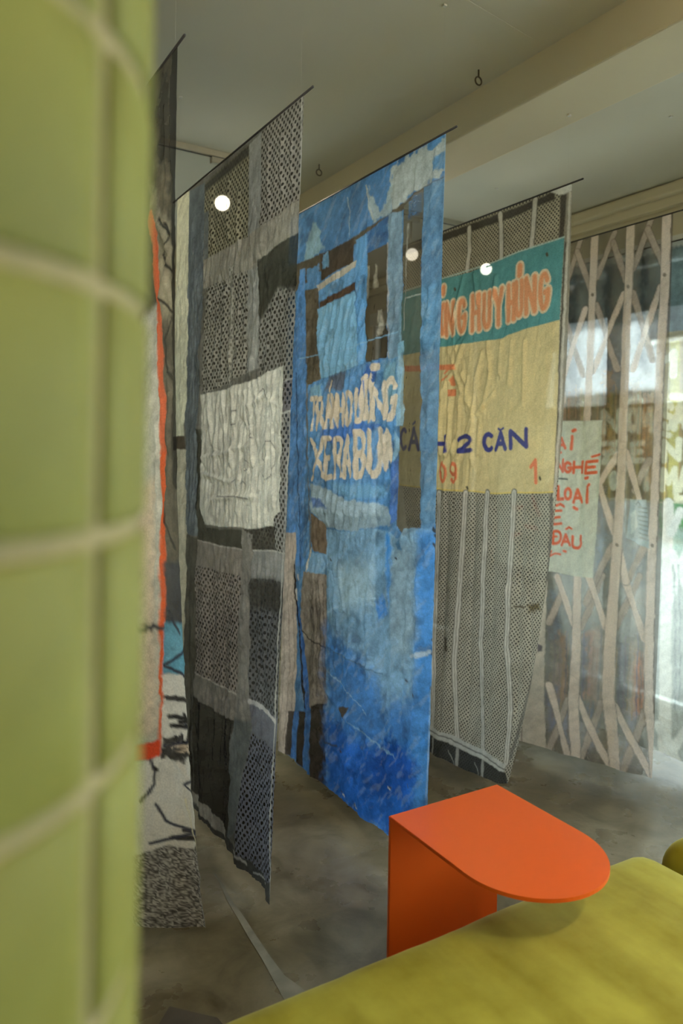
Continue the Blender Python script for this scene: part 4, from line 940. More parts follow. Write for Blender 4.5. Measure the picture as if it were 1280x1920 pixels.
['S',[(.53,2.351),(.571,2.55)],.006,(110,100,96),.1,0,None],
['P',[(.563,2.028),(.588,2.033),(.594,2.058),(.57,2.068)],(92,88,92),.002,.0,.12,None,None],
['P',[(.133,.933),(.54,.912),(.814,.91),(.82,1.665),(.56,1.67),(.246,1.665)],(182,188,178),.0015,.001,.06,None,.93],
['S',[(.551,1.054),(.57,.999),(.599,1.05)],.016,(216,104,72),.1,0,None],
['S',[(.559,1.035),(.588,1.033)],.016,(216,104,72),.1,0,None],
['S',[(.636,.99),(.638,1.051)],.018,(216,104,72),.1,0,None],
['S',[(.638,.962),(.654,.957)],.018,(216,104,72),.1,0,None],
['S',[(.563,1.075),(.573,1.072)],.012,(216,104,72),.1,0,None],
['S',[(.555,1.172),(.552,1.113),(.598,1.168),(.595,1.109)],.016,(216,104,72),.1,0,None],
['S',[(.639,1.128),(.634,1.124),(.628,1.122),(.622,1.122),(.616,1.126),(.611,1.131),(.609,1.139),(.609,1.147),(.611,1.155),(.614,1.161),(.62,1.166),(.626,1.168),(.632,1.167),(.638,1.164),(.642,1.158),(.645,1.151),(.645,1.143),(.645,1.145),(.631,1.147)],.016,(216,104,72),.1,0,None],
['S',[(.66,1.116),(.661,1.168)],.016,(216,104,72),.1,0,None],
['S',[(.711,1.112),(.713,1.164)],.016,(216,104,72),.1,0,None],
['S',[(.661,1.142),(.712,1.138)],.016,(216,104,72),.1,0,None],
['S',[(.795,1.107),(.738,1.112),(.737,1.167),(.793,1.162)],.016,(216,104,72),.1,0,None],
['S',[(.737,1.139),(.782,1.136)],.016,(216,104,72),.1,0,None],
['S',[(.766,1.087),(.807,1.076)],.012,(216,104,72),.1,0,None],
['S',[(.74,1.191),(.752,1.188)],.016,(216,104,72),.1,0,None],
['S',[(.54,1.205),(.629,1.204)],.008,(70,78,78),.1,0,None],
['S',[(.526,1.242),(.546,1.252),(.562,1.237)],.014,(216,104,72),.1,0,None],
['S',[(.546,1.252),(.547,1.266)],.014,(216,104,72),.1,0,None],
['S',[(.574,1.245),(.581,1.309),(.616,1.304)],.018,(216,104,72),.1,0,None],
['S',[(.658,1.272),(.658,1.281),(.656,1.29),(.652,1.296),(.647,1.3),(.641,1.301),(.635,1.299),(.63,1.293),(.627,1.286),(.625,1.277),(.625,1.268),(.627,1.26),(.631,1.254),(.636,1.25),(.642,1.249),(.647,1.251),(.652,1.256),(.656,1.264),(.658,1.272)],.016,(216,104,72),.1,0,None],
['S',[(.676,1.314),(.694,1.25),(.724,1.308)],.016,(216,104,72),.1,0,None],
['S',[(.683,1.292),(.712,1.288)],.016,(216,104,72),.1,0,None],
['S',[(.756,1.243),(.759,1.307)],.016,(216,104,72),.1,0,None],
['S',[(.756,1.232),(.764,1.221)],.014,(216,104,72),.1,0,None],
['S',[(.68,1.338),(.699,1.345)],.016,(216,104,72),.1,0,None],
['S',[(.575,1.341),(.597,1.331),(.624,1.34)],.014,(216,104,72),.1,0,None],
['S',[(.61,1.363),(.56,1.369),(.568,1.436),(.617,1.426)],.013,(216,104,72),.1,0,None],
['S',[(.564,1.403),(.604,1.396)],.013,(216,104,72),.1,0,None],
['S',[(.572,1.471),(.58,1.531),(.597,1.528),(.597,1.528),(.604,1.525),(.611,1.52),(.616,1.512),(.618,1.503),(.618,1.494),(.616,1.485),(.612,1.477),(.605,1.471),(.597,1.468),(.589,1.468),(.572,1.471)],.015,(216,104,72),.1,0,None],
['S',[(.63,1.531),(.646,1.476),(.674,1.524)],.014,(216,104,72),.1,0,None],
['S',[(.637,1.512),(.663,1.507)],.014,(216,104,72),.1,0,None],
['S',[(.686,1.48),(.69,1.519),(.69,1.519),(.692,1.524),(.696,1.528),(.701,1.531),(.708,1.532),(.716,1.532),(.723,1.53),(.73,1.526),(.735,1.521),(.738,1.516),(.738,1.511),(.734,1.472)],.015,(216,104,72),.1,0,None],
['S',[(.645,1.449),(.662,1.437),(.678,1.443)],.01,(216,104,72),.1,0,None],
['S',[(.559,1.5),(.594,1.494)],.01,(216,104,72),.1,0,None],
['S',[(.645,1.557),(.654,1.558)],.012,(216,104,72),.1,0,None],
['S',[(.562,1.59),(.575,1.568),(.569,1.595),(.598,1.578),(.629,1.577)],.009,(216,104,72),.1,0,None],
['S',[(.318,1.376),(.368,1.358)],.02,(216,104,72),.1,0,None],
['S',[(.429,1.299),(.483,1.391)],.02,(216,104,72),.1,0,None],
['S',[(.4,1.453),(.479,1.459)],.02,(216,104,72),.1,0,None],
['S',[(.323,1.516),(.373,1.497)],.02,(216,104,72),.1,0,None],
['S',[(.357,1.022),(.431,1.038)],.02,(216,104,72),.1,0,None],
['P',[(.981,1.28),(1.063,1.274),(1.087,1.493),(.972,1.457)],(142,156,160),.0015,.001,.2,None,None],
['S',[(1.026,1.311),(1.065,1.313)],.005,(72,82,86),.2,.001,None],
['S',[(1.028,1.33),(1.067,1.333)],.005,(72,82,86),.2,.001,None],
['S',[(1.031,1.349),(1.069,1.354)],.005,(72,82,86),.2,.001,None],
['S',[(1.033,1.368),(1.071,1.374)],.005,(72,82,86),.2,.001,None],
['S',[(1.036,1.387),(1.073,1.395)],.005,(72,82,86),.2,.001,None],
['S',[(1.039,1.406),(1.075,1.415)],.005,(72,82,86),.2,.001,None],
['S',[(1.041,1.426),(1.077,1.435)],.005,(72,82,86),.2,.001,None],
['S',[(1.044,1.445),(1.08,1.456)],.005,(72,82,86),.2,.001,None],
['P',[(.985,1.35),(1.01,1.324),(1.025,1.396),(.99,1.436)],(180,188,186),.004,.005,.12,None,None],
['S',[(1.009,1.3),(1.024,1.286),(1.041,1.309)],.006,(84,96,102),.1,0,None],
['S',[(.717,.291),(.72,.294)],.016,(120,108,98),.1,0,None],
['S',[(.924,.288),(.927,.291)],.016,(120,108,98),.1,0,None],
['S',[(1.114,.268),(1.117,.271)],.016,(120,108,98),.1,0,None],
['S',[(.929,1.496),(.932,1.498)],.016,(120,108,98),.1,0,None],
['S',[(1.101,1.477),(1.104,1.479)],.016,(120,108,98),.1,0,None],
['C',[(.539,.064),(.56,.939),(.624,1.735),(.727,2.477)],.02,-.006],
['C',[(.677,.093),(.692,.941),(.74,1.718),(.825,2.451)],.02,-.006],
['C',[(.775,.114),(.786,.943),(.824,1.705),(.897,2.431)],.02,-.006],
['C',[(.883,.137),(.89,.944),(.919,1.69),(.979,2.408)],.02,-.006],
['C',[(.986,.158),(.99,.945),(1.01,1.677),(1.059,2.386)],.02,-.006],
['C',[(1.071,.176),(1.072,.946),(1.085,1.665),(1.126,2.367)],.02,-.006]],
6:[['P',[(.057,.053),(1.178,.02),(1.315,2.534),(.288,2.721)],(160,164,157),.002,0,.2,None,.8],
['P',[(.057,.053),(1.178,.02),(1.189,.457),(.072,.489)],(80,98,98),.01,.01,.5,None,.8],
['P',[(.071,.457),(1.189,.457),(1.225,1.295),(.127,1.333)],(122,112,74),.004,.004,.3,None,.86],
['S',[(.109,.431),(.143,1.335)],.018,(146,124,78),.2,.003,None],
['S',[(.16,.437),(.193,1.332)],.018,(96,84,52),.2,.003,None],
['S',[(.21,.442),(.242,1.329)],.018,(168,150,84),.2,.003,None],
['S',[(.259,.448),(.289,1.326)],.018,(110,92,60),.2,.003,None],
['S',[(.306,.453),(.336,1.322)],.018,(146,124,78),.2,.003,None],
['S',[(.353,.459),(.383,1.319)],.018,(96,84,52),.2,.003,None],
['S',[(.399,.464),(.428,1.316)],.018,(168,150,84),.2,.003,None],
['S',[(.444,.469),(.472,1.313)],.018,(110,92,60),.2,.003,None],
['S',[(.489,.474),(.516,1.31)],.018,(146,124,78),.2,.003,None],
['S',[(.532,.479),(.558,1.307)],.018,(96,84,52),.2,.003,None],
['S',[(.575,.484),(.6,1.305)],.018,(168,150,84),.2,.003,None],
['S',[(.616,.488),(.641,1.302)],.018,(110,92,60),.2,.003,None],
['S',[(.657,.493),(.682,1.299)],.018,(146,124,78),.2,.003,None],
['S',[(.698,.498),(.721,1.296)],.018,(96,84,52),.2,.003,None],
['S',[(.737,.502),(.76,1.294)],.018,(168,150,84),.2,.003,None],
['S',[(.776,.506),(.799,1.291)],.018,(110,92,60),.2,.003,None],
['S',[(.814,.511),(.836,1.289)],.018,(146,124,78),.2,.003,None],
['S',[(.852,.515),(.873,1.286)],.018,(96,84,52),.2,.003,None],
['S',[(.889,.519),(.91,1.284)],.018,(168,150,84),.2,.003,None],
['S',[(.925,.523),(.946,1.281)],.018,(110,92,60),.2,.003,None],
['S',[(.961,.527),(.981,1.279)],.018,(146,124,78),.2,.003,None],
['S',[(.996,.531),(1.015,1.276)],.018,(96,84,52),.2,.003,None],
['P',[(.755,.504),(.808,.505),(.831,1.289),(.778,1.293)],(168,160,88),.006,.004,.2,None,.86],
['P',[(.743,1.306),(1.224,1.286),(1.23,1.39),(.754,1.464)],(86,136,84),.02,.02,.3,None,None],
['P',[(.754,1.464),(1.23,1.39),(1.24,1.553),(.762,1.568)],(150,172,158),.03,.02,.2,None,None],
['P',[(.068,.38),(.684,.387),(.699,.736),(.085,.743)],(176,180,184),.02,.01,.2,None,.5],  # pale, thinner patch painted in for the bright outdoor band behind
['S',[(.126,1.318),(.737,1.309),(1.225,1.3)],.008,(190,188,160),.1,0,None],
['S',[(.733,.593),(.775,.563),(.779,.675)],.04,(206,204,174),.1,0,None],
['S',[(.777,.838),(.772,.828),(.764,.822),(.755,.821),(.746,.826),(.739,.835),(.736,.847),(.737,.859),(.742,.87),(.75,.877),(.759,.879),(.759,.879),(.768,.881),(.776,.887),(.781,.898),(.782,.91),(.779,.922),(.773,.931),(.764,.936),(.755,.935),(.747,.929),(.741,.919)],.034,(206,204,174),.1,0,None],
['S',[(.797,.942),(.82,.826),(.853,.938)],.034,(206,204,174),.1,0,None],
['S',[(.806,.902),(.84,.898)],.034,(206,204,174),.1,0,None],
['S',[(.779,.781),(.843,.792)],.036,(206,204,174),.1,0,None],
['S',[(.747,1.099),(.742,1.006),(.827,1.092),(.822,1.001)],.034,(206,204,174),.1,0,None],
['S',[(.734,.964),(.771,.975)],.03,(206,204,174),.1,0,None],
['S',[(.748,1.244),(.749,1.148),(.783,1.211),(.809,1.142),(.822,1.235)],.03,(206,204,174),.1,0,None],
['S',[(.844,1.243),(.862,1.142),(.891,1.236)],.034,(206,204,174),.1,0,None],
['S',[(.851,1.208),(.88,1.203)],.034,(206,204,174),.1,0,None],
['S',[(.823,1.253),(.831,1.289),(.865,1.284)],.03,(206,204,174),.1,0,None],
['S',[(.801,1.188),(.819,1.188)],.02,(206,204,174),.1,0,None],
['S',[(.372,.955),(.365,.846),(.466,.951),(.46,.841)],.034,(206,204,174),.1,0,None],
['S',[(.571,.892),(.571,.911),(.568,.928),(.563,.94),(.556,.948),(.548,.949),(.54,.943),(.533,.931),(.528,.915),(.526,.896),(.526,.877),(.529,.86),(.534,.847),(.542,.84),(.55,.839),(.557,.845),(.564,.857),(.569,.873),(.571,.892)],.03,(206,204,174),.1,0,None],
['S',[(.59,.955),(.592,.837),(.628,.918),(.656,.835),(.67,.95)],.03,(206,204,174),.1,0,None],
['S',[(.517,.802),(.574,.771),(.605,.797)],.026,(206,204,174),.1,0,None],
['S',[(.373,1.018),(.46,1.012),(.379,1.118),(.466,1.111)],.03,(206,204,174),.1,0,None],
['S',[(.385,1.067),(.455,1.062)],.03,(206,204,174),.1,0,None],
['S',[(.623,1.014),(.56,1.02),(.566,1.108),(.629,1.102)],.03,(206,204,174),.1,0,None],
['S',[(.563,1.064),(.614,1.059)],.03,(206,204,174),.1,0,None],
['S',[(.462,1.19),(.457,1.183),(.451,1.179),(.446,1.18),(.441,1.185),(.437,1.194),(.435,1.206),(.435,1.218),(.437,1.231),(.441,1.242),(.445,1.249),(.451,1.252),(.456,1.251),(.461,1.246),(.465,1.237),(.467,1.225),(.467,1.213),(.467,1.217),(.455,1.219)],.034,(206,204,174),.1,0,None],
['S',[(.619,1.178),(.65,1.149),(.656,1.245)],.034,(206,204,174),.1,0,None],
['S',[(.786,1.316),(.82,1.974),(.874,2.563)],.06,(206,206,196),.06,.001,None],
['S',[(.998,1.3),(1.032,1.926),(1.073,2.49)],.06,(206,206,196),.06,.001,None],
['S',[(.621,1.328),(.648,2.013),(.697,2.576)],.06,(206,206,196),.06,.001,None],
['S',[(.826,1.56),(.919,1.725)],.044,(206,208,200),.06,.001,None],
['S',[(.898,1.525),(.818,1.82)],.044,(206,208,200),.06,.001,None],
['S',[(.825,2.38),(.952,2.534)],.044,(206,208,200),.06,.001,None],
['S',[(.959,2.362),(.847,2.573)],.044,(206,208,200),.06,.001,None],
['S',[(.849,1.35),(.813,1.457)],.044,(206,208,200),.06,.001,None],
['S',[(.718,2.388),(.858,2.569)],.044,(206,208,200),.06,.001,None],
['S',[(.836,1.61),(.867,1.913),(.896,2.283)],.005,(120,128,128),.1,.004,None],
['S',[(.859,1.607),(.889,1.908),(.917,2.276)],.005,(120,128,128),.1,.004,None]]}

# ------------------------------------------------------------------ the hanging banners
# default colour, colour gain, dot pitch, wrinkle size, opacity
LOOK = {1: ((70, 66, 58), GAIN[1], .027, .7, .80), 2: ((84, 84, 78), GAIN[2], .0265, .75, .86), 3: ((60, 112, 165), GAIN[3], .027, .75, .86),
        4: ((140, 136, 122), GAIN[4], .019, .4, .84), 5: ((104, 99, 88), GAIN[5], .027, .45, .72), 6: ((150, 154, 146), GAIN[6], .027, .8, .72)}
NU = {1: 170, 2: 250, 3: 250, 4: 250, 5: 220, 6: 140}
NV = {1: 640, 2: 760, 3: 760, 4: 760, 5: 720, 6: 480}

def cloth_material(k):
    base, gain, pitch, wr, op = LOOK[k]
    m = bpy.data.materials.new('printed_voile_%d' % k); m.use_nodes = True; nt = m.node_tree; N = nt.nodes; K = nt.links
    N.clear()
    out = N.new('ShaderNodeOutputMaterial')
    at = N.new('ShaderNodeAttribute'); at.attribute_name = 'print'
    ad = N.new('ShaderNodeAttribute'); ad.attribute_name = 'dots'
    uv = N.new('ShaderNodeUVMap'); uv.uv_map = 'UVMap'
    # staggered round perforations printed on the cloth
    def cell(off):
        sc = N.new('ShaderNodeVectorMath'); sc.operation = 'MULTIPLY_ADD'
        sc.inputs[1].default_value = (1/pitch, 1/pitch, 1); sc.inputs[2].default_value = (off, off, 0)
        K.new(uv.outputs[0], sc.inputs[0])
        fr = N.new('ShaderNodeVectorMath'); fr.operation = 'FRACTION'; K.new(sc.outputs[0], fr.inputs[0])
        sb_ = N.new('ShaderNodeVectorMath'); sb_.operation = 'SUBTRACT'; sb_.inputs[1].default_value = (.5, .5, 0); K.new(fr.outputs[0], sb_.inputs[0])
        ml = N.new('ShaderNodeVectorMath'); ml.operation = 'MULTIPLY'; ml.inputs[1].default_value = (1, 1, 0); K.new(sb_.outputs[0], ml.inputs[0])
        ln = N.new('ShaderNodeVectorMath'); ln.operation = 'LENGTH'; K.new(ml.outputs[0], ln.inputs[0])
        return ln.outputs['Value']
    mn = N.new('ShaderNodeMath'); mn.operation = 'MINIMUM'; K.new(cell(0.0), mn.inputs[0]); K.new(cell(.5), mn.inputs[1])
    dr = N.new('ShaderNodeMapRange'); dr.inputs['From Min'].default_value = .17; dr.inputs['From Max'].default_value = .25
    dr.inputs['To Min'].default_value = .88; dr.inputs['To Max'].default_value = 0; K.new(mn.outputs[0], dr.inputs['Value'])
    dm = N.new('ShaderNodeMath'); dm.operation = 'MULTIPLY'; K.new(dr.outputs[0], dm.inputs[0]); K.new(ad.outputs['Fac'], dm.inputs[1])
    inv = N.new('ShaderNodeMath'); inv.operation = 'SUBTRACT'; inv.inputs[0].default_value = 1; inv.use_clamp = True; K.new(dm.outputs[0], inv.inputs[1])
    # ink grain
    ng = N.new('ShaderNodeTexNoise'); ng.inputs['Scale'].default_value = 160; ng.inputs['Detail'].default_value = 3; K.new(uv.outputs[0], ng.inputs['Vector'])
    gr = N.new('ShaderNodeMapRange'); gr.inputs['From Min'].default_value = .3; gr.inputs['From Max'].default_value = .7
    gr.inputs['To Min'].default_value = .88; gr.inputs['To Max'].default_value = 1.12; K.new(ng.outputs['Fac'], gr.inputs['Value'])
    mu = N.new('ShaderNodeMath'); mu.operation = 'MULTIPLY'; K.new(inv.outputs[0], mu.inputs[0]); K.new(gr.outputs[0], mu.inputs[1])
    cs = N.new('ShaderNodeVectorMath'); cs.operation = 'SCALE'; K.new(at.outputs['Color'], cs.inputs[0]); K.new(mu.outputs[0], cs.inputs['Scale'])
    df = N.new('ShaderNodeBsdfDiffuse'); K.new(cs.outputs[0], df.inputs['Color'])
    tr = N.new('ShaderNodeBsdfTranslucent'); K.new(cs.outputs[0], tr.inputs['Color'])
    m1 = N.new('ShaderNodeMixShader'); m1.inputs[0].default_value = .40; K.new(df.outputs[0], m1.inputs[1]); K.new(tr.outputs[0], m1.inputs[2])
    # fine wrinkle bump
    w = N.new('ShaderNodeMapping'); w.inputs['Scale'].default_value = (60, 14, 1); K.new(uv.outputs[0], w.inputs['Vector'])
    nb = N.new('ShaderNodeTexNoise'); nb.inputs['Scale'].default_value = 1; nb.inputs['Detail'].default_value = 4; nb.inputs['Distortion'].default_value = .6
    K.new(w.outputs[0], nb.inputs['Vector'])
    bp = N.new('ShaderNodeBump'); bp.inputs['Strength'].default_value = .6; bp.inputs['Distance'].default_value = .006; K.new(nb.outputs['Fac'], bp.inputs['Height'])
    K.new(bp.outputs[0], df.inputs['Normal']); K.new(bp.outputs[0], tr.inputs['Normal'])
    tp = N.new('ShaderNodeBsdfTransparent')
    tcx = N.new('ShaderNodeMix'); tcx.data_type = 'RGBA'; tcx.inputs['Factor'].default_value = .35
    tcx.inputs[6].default_value = (1, 1, 1, 1); K.new(at.outputs['Color'], tcx.inputs[7]); K.new(tcx.outputs[2], tp.inputs['Color'])
    m2 = N.new('ShaderNodeMixShader'); K.new(at.outputs['Alpha'], m2.inputs[0]); K.new(tp.outputs[0], m2.inputs[1]); K.new(m1.outputs[0], m2.inputs[2])
    K.new(m2.outputs[0], out.inputs['Surface'])
    return m

def banner_cloth(k, parent):
    b = BANNERS[k]; base, gain, pitch, wr, op = LOOK[k]
    nu, nv = NU[k], NV[k]; W, L = b['W'], b['L']
    A = np.linspace(0, W, nu)[None, :] + np.zeros((nv, 1))      # from the far (left) edge
    B = np.linspace(0, L, nv)[:, None] + np.zeros((1, nu))      # down from the rod
    res = max(W/nu, L/nv)*.6
    col = np.empty((nv, nu, 3)); col[:] = lin(base)
    dots = np.zeros((nv, nu)); opa = np.full((nv, nu), op)
    n1 = fbm(A*9, B*9, k*31, 5)-.5; n2 = fbm(A*40, B*16, k*31+5, 3)-.5
    wx = fbm(A*38, B*38, k*31+9, 3)-.5; wy = fbm(A*38+50, B*38, k*31+11, 3)-.5
    col *= (1+.5*n1+.3*n2)[..., None]
    folds = [q for q in PRINTS[k] if q[0] == 'C']
    for q in PRINTS[k]:
        if q[0] == 'C': continue
        if q[0] == 'P':
            _, pts, c, fe, wob, n, dv, ov = q; pad = fe+wob+.02; w_ = None
        else:
            _, pts, w_, c, n, wob, dv = q[:7]; fe = .002; ov = q[7] if len(q) > 7 else None; pad = w_/2+wob+.02
        xs = [p[0] for p in pts]; ys = [p[1] for p in pts]
        i0 = max(0, int((min(xs)-pad)/W*(nu-1))); i1 = min(nu, int((max(xs)+pad)/W*(nu-1))+2)
        j0 = max(0, int((min(ys)-pad)/L*(nv-1))); j1 = min(nv, int((max(ys)+pad)/L*(nv-1))+2)
        if i0 >= i1 or j0 >= j1: continue
        sl = (slice(j0, j1), slice(i0, i1))
        px = A[sl] + wx[sl]*wob*2.4; py = B[sl] + wy[sl]*wob*2.4
        f = max(fe, res)
        if w_ is None:
            d = seg_dist(px, py, pts, True); d = np.where(inside(px, py, pts), d, -d)
        else:
            d = w_/2 - seg_dist(px, py, pts)
        mk = np.clip(d/(2*f)+.5, 0, 1); mk = mk*mk*(3-2*mk)
        cc = np.array(lin(c)); sh = np.maximum(.15, 1 + n*2.2*n1[sl] + n*1.4*n2[sl])
        col[sl] = col[sl]*(1-mk[..., None]) + (cc*sh[..., None])*mk[..., None]
        if dv is not None and dv >= 0: dots[sl] = dots[sl]*(1-mk)+dv*mk
        elif dv is None and w_ is not None: dots[sl] = dots[sl]*(1-mk)
        if dv == -1:
            sp = np.random.default_rng(3).choice([.22, .5, 1.0, 1.5], size=A[sl].shape)
            col[sl] *= (1-mk*(1-sp))[..., None]
        if ov is not None: opa[sl] = opa[sl]*(1-mk)+ov*mk
    # rubbed and scratched look of the photographed surfaces
    st = fbm(A*26+B*34, B*9-A*6, k*19+1, 4)-.5; st2 = fbm(A*70, B*70, k*19+2, 3)-.5; st3 = fbm(A*3.2, B*3.2, k*19+3, 3)-.5
    gk = {1: .8, 2: .8, 3: 1.0, 4: .35, 5: .6, 6: .5}[k]
    col = col*np.clip(1+gk*(.55*st+.45*st2+.45*st3), .35, 1.8)[..., None]
    if k == 3:
        blue = np.clip((col[..., 2]-col[..., 0]*1.5)*6, 0, 1)
        fl = np.clip((fbm(A*48+B*40, B*13-A*9, 401, 4)-.60)*9, 0, 1)*blue*.16
        pale = np.array(lin((150, 165, 168)))
        col = col*(1-fl[..., None])+pale*fl[..., None]
        dk = np.clip((fbm(A*15, B*15+4, 402, 5)-.60)*7, 0, 1)*blue*.35
        col = col*(1-dk[..., None])
    col = col*gain; col = np.maximum(.004, col*np.minimum(1, .86/np.maximum(col.max(-1), 1e-6))[..., None])
    # shape
    s = 1-A/W; t = B/L
    x, y, z = macro(k, s, t)
    lo = np.minimum(1, t*5)
    ph = k*1.7
    pleat = (.009*np.sin(A*17+ph+1.2*np.sin(t*3)) + .004*np.sin(A*43+ph*2+.8*np.sin(t*5+1)))*(t**1.3)*lo
    cr = fbm(A*16+B*3, B*3.0, k*7+1, 4); cr2 = fbm(A*7+B*5, B*7-A*3, k*7+3, 4); cr3 = fbm(A*30-B*9, B*5+A*3, k*7+6, 3)
    wrk = wr*lo*(.013*(np.abs(cr-.5)*-2) + .014*(np.abs(cr2-.5)*-2) + .008*(np.abs(cr3-.5)*-2))
    # sharp fold lines of cloth that was packed and unfolded
    def crease(u, v, seed, wid): return np.exp(-((fbm(u, v, seed, 3)-.5)/wid)**2)
    cz = crease(A*13+B*5, B*3.2-A*1.5, k*13+2, .022)*.0040 + crease(A*6-B*2.5, B*7+A*2, k*13+4, .016)*.0030 + crease(A*27+B*8, B*7, k*13+6, .035)*.0026
    wrk = wrk + wr*lo*cz*CREASE
    # extra pulls where the photograph shows them
    if k == 4:
        g = np.exp(-((A-.42)/.2)**2-((B-.95)/.42)**2)
        wrk = wrk + g*.035*(np.abs(fbm(A*14+np.abs(A-.36)*8, B*2.2, 91, 3)-.5)*-2)
        x = x + .012*np.sin(A*40)*np.clip((t-.42)*2.2, 0, 1)*(1-.6*t)
    if k == 2:
        g = np.exp(-((A-.55)/.4)**2-((B-1.1)/.3)**2)
        wrk = wrk + g*.006*(np.abs(fbm(A*34+B*6, B*3, 77, 3)-.5)*-2)
    if k == 3:
        g = np.exp(-((A-.45)/.35)**2-((B-.75)/.4)**2)
        wrk = wrk + g*.010*(np.abs(fbm(A*26+B*10, B*3, 57, 3)-.5)*-2)
    for _, pts, fw, fa in folds:                                   # single long creases
        xs = [p[0] for p in pts]; ys = [p[1] for p in pts]; pad = fw*3
        i0 = max(0, int((min(xs)-pad)/W*(nu-1))); i1 = min(nu, int((max(xs)+pad)/W*(nu-1))+2)
        j0 = max(0, int((min(ys)-pad)/L*(nv-1))); j1 = min(nv, int((max(ys)+pad)/L*(nv-1))+2)
        if i0 >= i1 or j0 >= j1: continue
        sl = (slice(j0, j1), slice(i0, i1))
        wrk[sl] -= fa*np.exp(-(seg_dist(A[sl], B[sl], pts)/fw)**2)
    wrk = wrk*(.35+.65*np.clip(np.minimum(A, W-A)/.05, 0, 1))
    x = x + pleat + wrk
    z = z - .004*np.sin(A*21+k)*t + .006*(fbm(A*12, B*0+1, k, 2)-.5)*t
    co = np.stack([x, y+0*x, z+0*x], -1).reshape(-1, 3)
    idx = np.arange(nu*nv).reshape(nv, nu)
    q = np.stack([idx[:-1, :-1], idx[1:, :-1], idx[1:, 1:], idx[:-1, 1:]], -1).reshape(-1, 4)
    me = bpy.data.meshes.new('cloth')
    me.vertices.add(nu*nv); me.vertices.foreach_set('co', co.astype(np.float32).ravel())
    nq = len(q); me.loops.add(nq*4); me.polygons.add(nq)
    me.loops.foreach_set('vertex_index', q.astype(np.int32).ravel())
    me.polygons.foreach_set('loop_start', (np.arange(nq)*4).astype(np.int32))
    me.polygons.foreach_set('use_smooth', np.ones(nq, bool))
    uvl = me.uv_layers.new(name='UVMap')
    uvv = np.stack([A.ravel(), B.ravel()], -1)[q.ravel()]
    uvl.data.foreach_set('uv', uvv.astype(np.float32).ravel())
    ca = me.color_attributes.new('print', 'FLOAT_COLOR', 'POINT')
    ca.data.foreach_set('color', np.concatenate([col.reshape(-1, 3), opa.reshape(-1, 1)], 1).astype(np.float32).ravel())
    da = me.attributes.new('dots', 'FLOAT', 'POINT'); da.data.foreach_set('value', dots.astype(np.float32).ravel())
    me.update(); me.validate()
    return obj('cloth', me, cloth_material(k), parent)

BANNER_LABEL = {
    1: 'narrow dark banner with an orange stripe and speckled hem, beside the tiled column',
    2: 'grey banner printed with perforated metal and a crumpled cream paper',
    3: 'bright blue banner lettered in cream, hanging behind the orange table',
    4: 'perforated grey banner with a teal and cream shop sign',
    5: 'sheer banner printed with a folding gate and a white paper in red lettering',
    6: 'pale gate banner with cream lettering, last in the row before the window'}
for k in BANNERS:
    b = BANNERS[k]
    root = empty('hanging_banner', (0, 0, 0))
    tag(root, BANNER_LABEL[k], 'banner', 'printed banners hung in a row')
    banner_cloth(k, root)
    zr = b['zt']-.002; ya = b['y0']-.055; yb = b['y0']+b['W']+.055
    bm = tube(bmesh.new(), [(b['p'], ya, zr), (b['p'], yb, zr)], .0038, 8)
    obj('rod', bm, M_BLACK, root, smooth=True)
    for yy in (b['y0']+.02, b['y0']+b['W']-.02):
        top = ceil_z(b['p'])
        obj('hanging_thread', tube(bmesh.new(), [(b['p'], yy, zr), (b['p'], yy, top+.002)], .00015, 4), M_NYLON, root)
        bm = bmesh.new(); box(bm, b['p']-.006, b['p']+.006, yy-.006, yy+.006, top-.006, top+.002)
        obj('ceiling_fixing', bm, M_WHITE, root)

# ------------------------------------------------------------------ tiled column beside the camera
CX, CY, CR = -.048, .4335, .170
TH_, NR, NT = .105, 28, 10
GROUT = .0075
PHI_J = math.atan2(-CY, -CX) + math.radians(40.5)            # a joint seen from the camera
M_GROUT = mat('tan_grout', (.40, .34, .18), .85, .2, (60, .1, 3), bump=(200, .3))
def tile_material():
    m = mat('green_glazed_tile', (.175, .195, .065), .62, .28, None, None)
    nt = m.node_tree; N = nt.nodes; K = nt.links; b = N['Principled BSDF']
    oi = N.new('ShaderNodeObjectInfo'); tc = N.new('ShaderNodeTexCoord')
    ad = N.new('ShaderNodeVectorMath'); ad.operation = 'MULTIPLY_ADD'; ad.inputs[1].default_value = (0, 0, 0)
    n = N.new('ShaderNodeTexNoise'); n.noise_dimensions = '4D'; n.inputs['Scale'].default_value = 14; n.inputs['Detail'].default_value = 3
    K.new(tc.outputs['Object'], n.inputs['Vector'])
    w = N.new('ShaderNodeMath'); w.operation = 'MULTIPLY'; w.inputs[1].default_value = 37; K.new(oi.outputs['Random'], w.inputs[0]); K.new(w.outputs[0], n.inputs['W'])
    r = N.new('ShaderNodeValToRGB'); e = r.color_ramp.elements
    e[0].position, e[0].color = .3, (*TILE_A, 1); e[1].position, e[1].color = .7, (*TILE_B, 1)
    K.new(n.outputs['Fac'], r.inputs[0]); K.new(r.outputs[0], b.inputs['Base Color'])
    return m
M_TILE = tile_material()
col_root = tag(empty('tiled_column', (CX, CY, 0)), 'round column clad in glossy green tiles with tan grout, close to the viewer', 'column')
bm = bmesh.new()
n = 64
ra = [bm.verts.new((CR*math.cos(2*math.pi*i/n)*.982, CR*math.sin(2*math.pi*i/n)*.982, 0)) for i in range(n)]
rb = [bm.verts.new((CR*math.cos(2*math.pi*i/n)*.982, CR*math.sin(2*math.pi*i/n)*.982, H)) for i in range(n)]
for i in range(n): bm.faces.new((ra[i], ra[(i+1) % n], rb[(i+1) % n], rb[i]))
bm.faces.new(ra[::-1]); bm.faces.new(rb)
core = obj('grout_core', bm, M_GROUT, col_root, smooth=True)
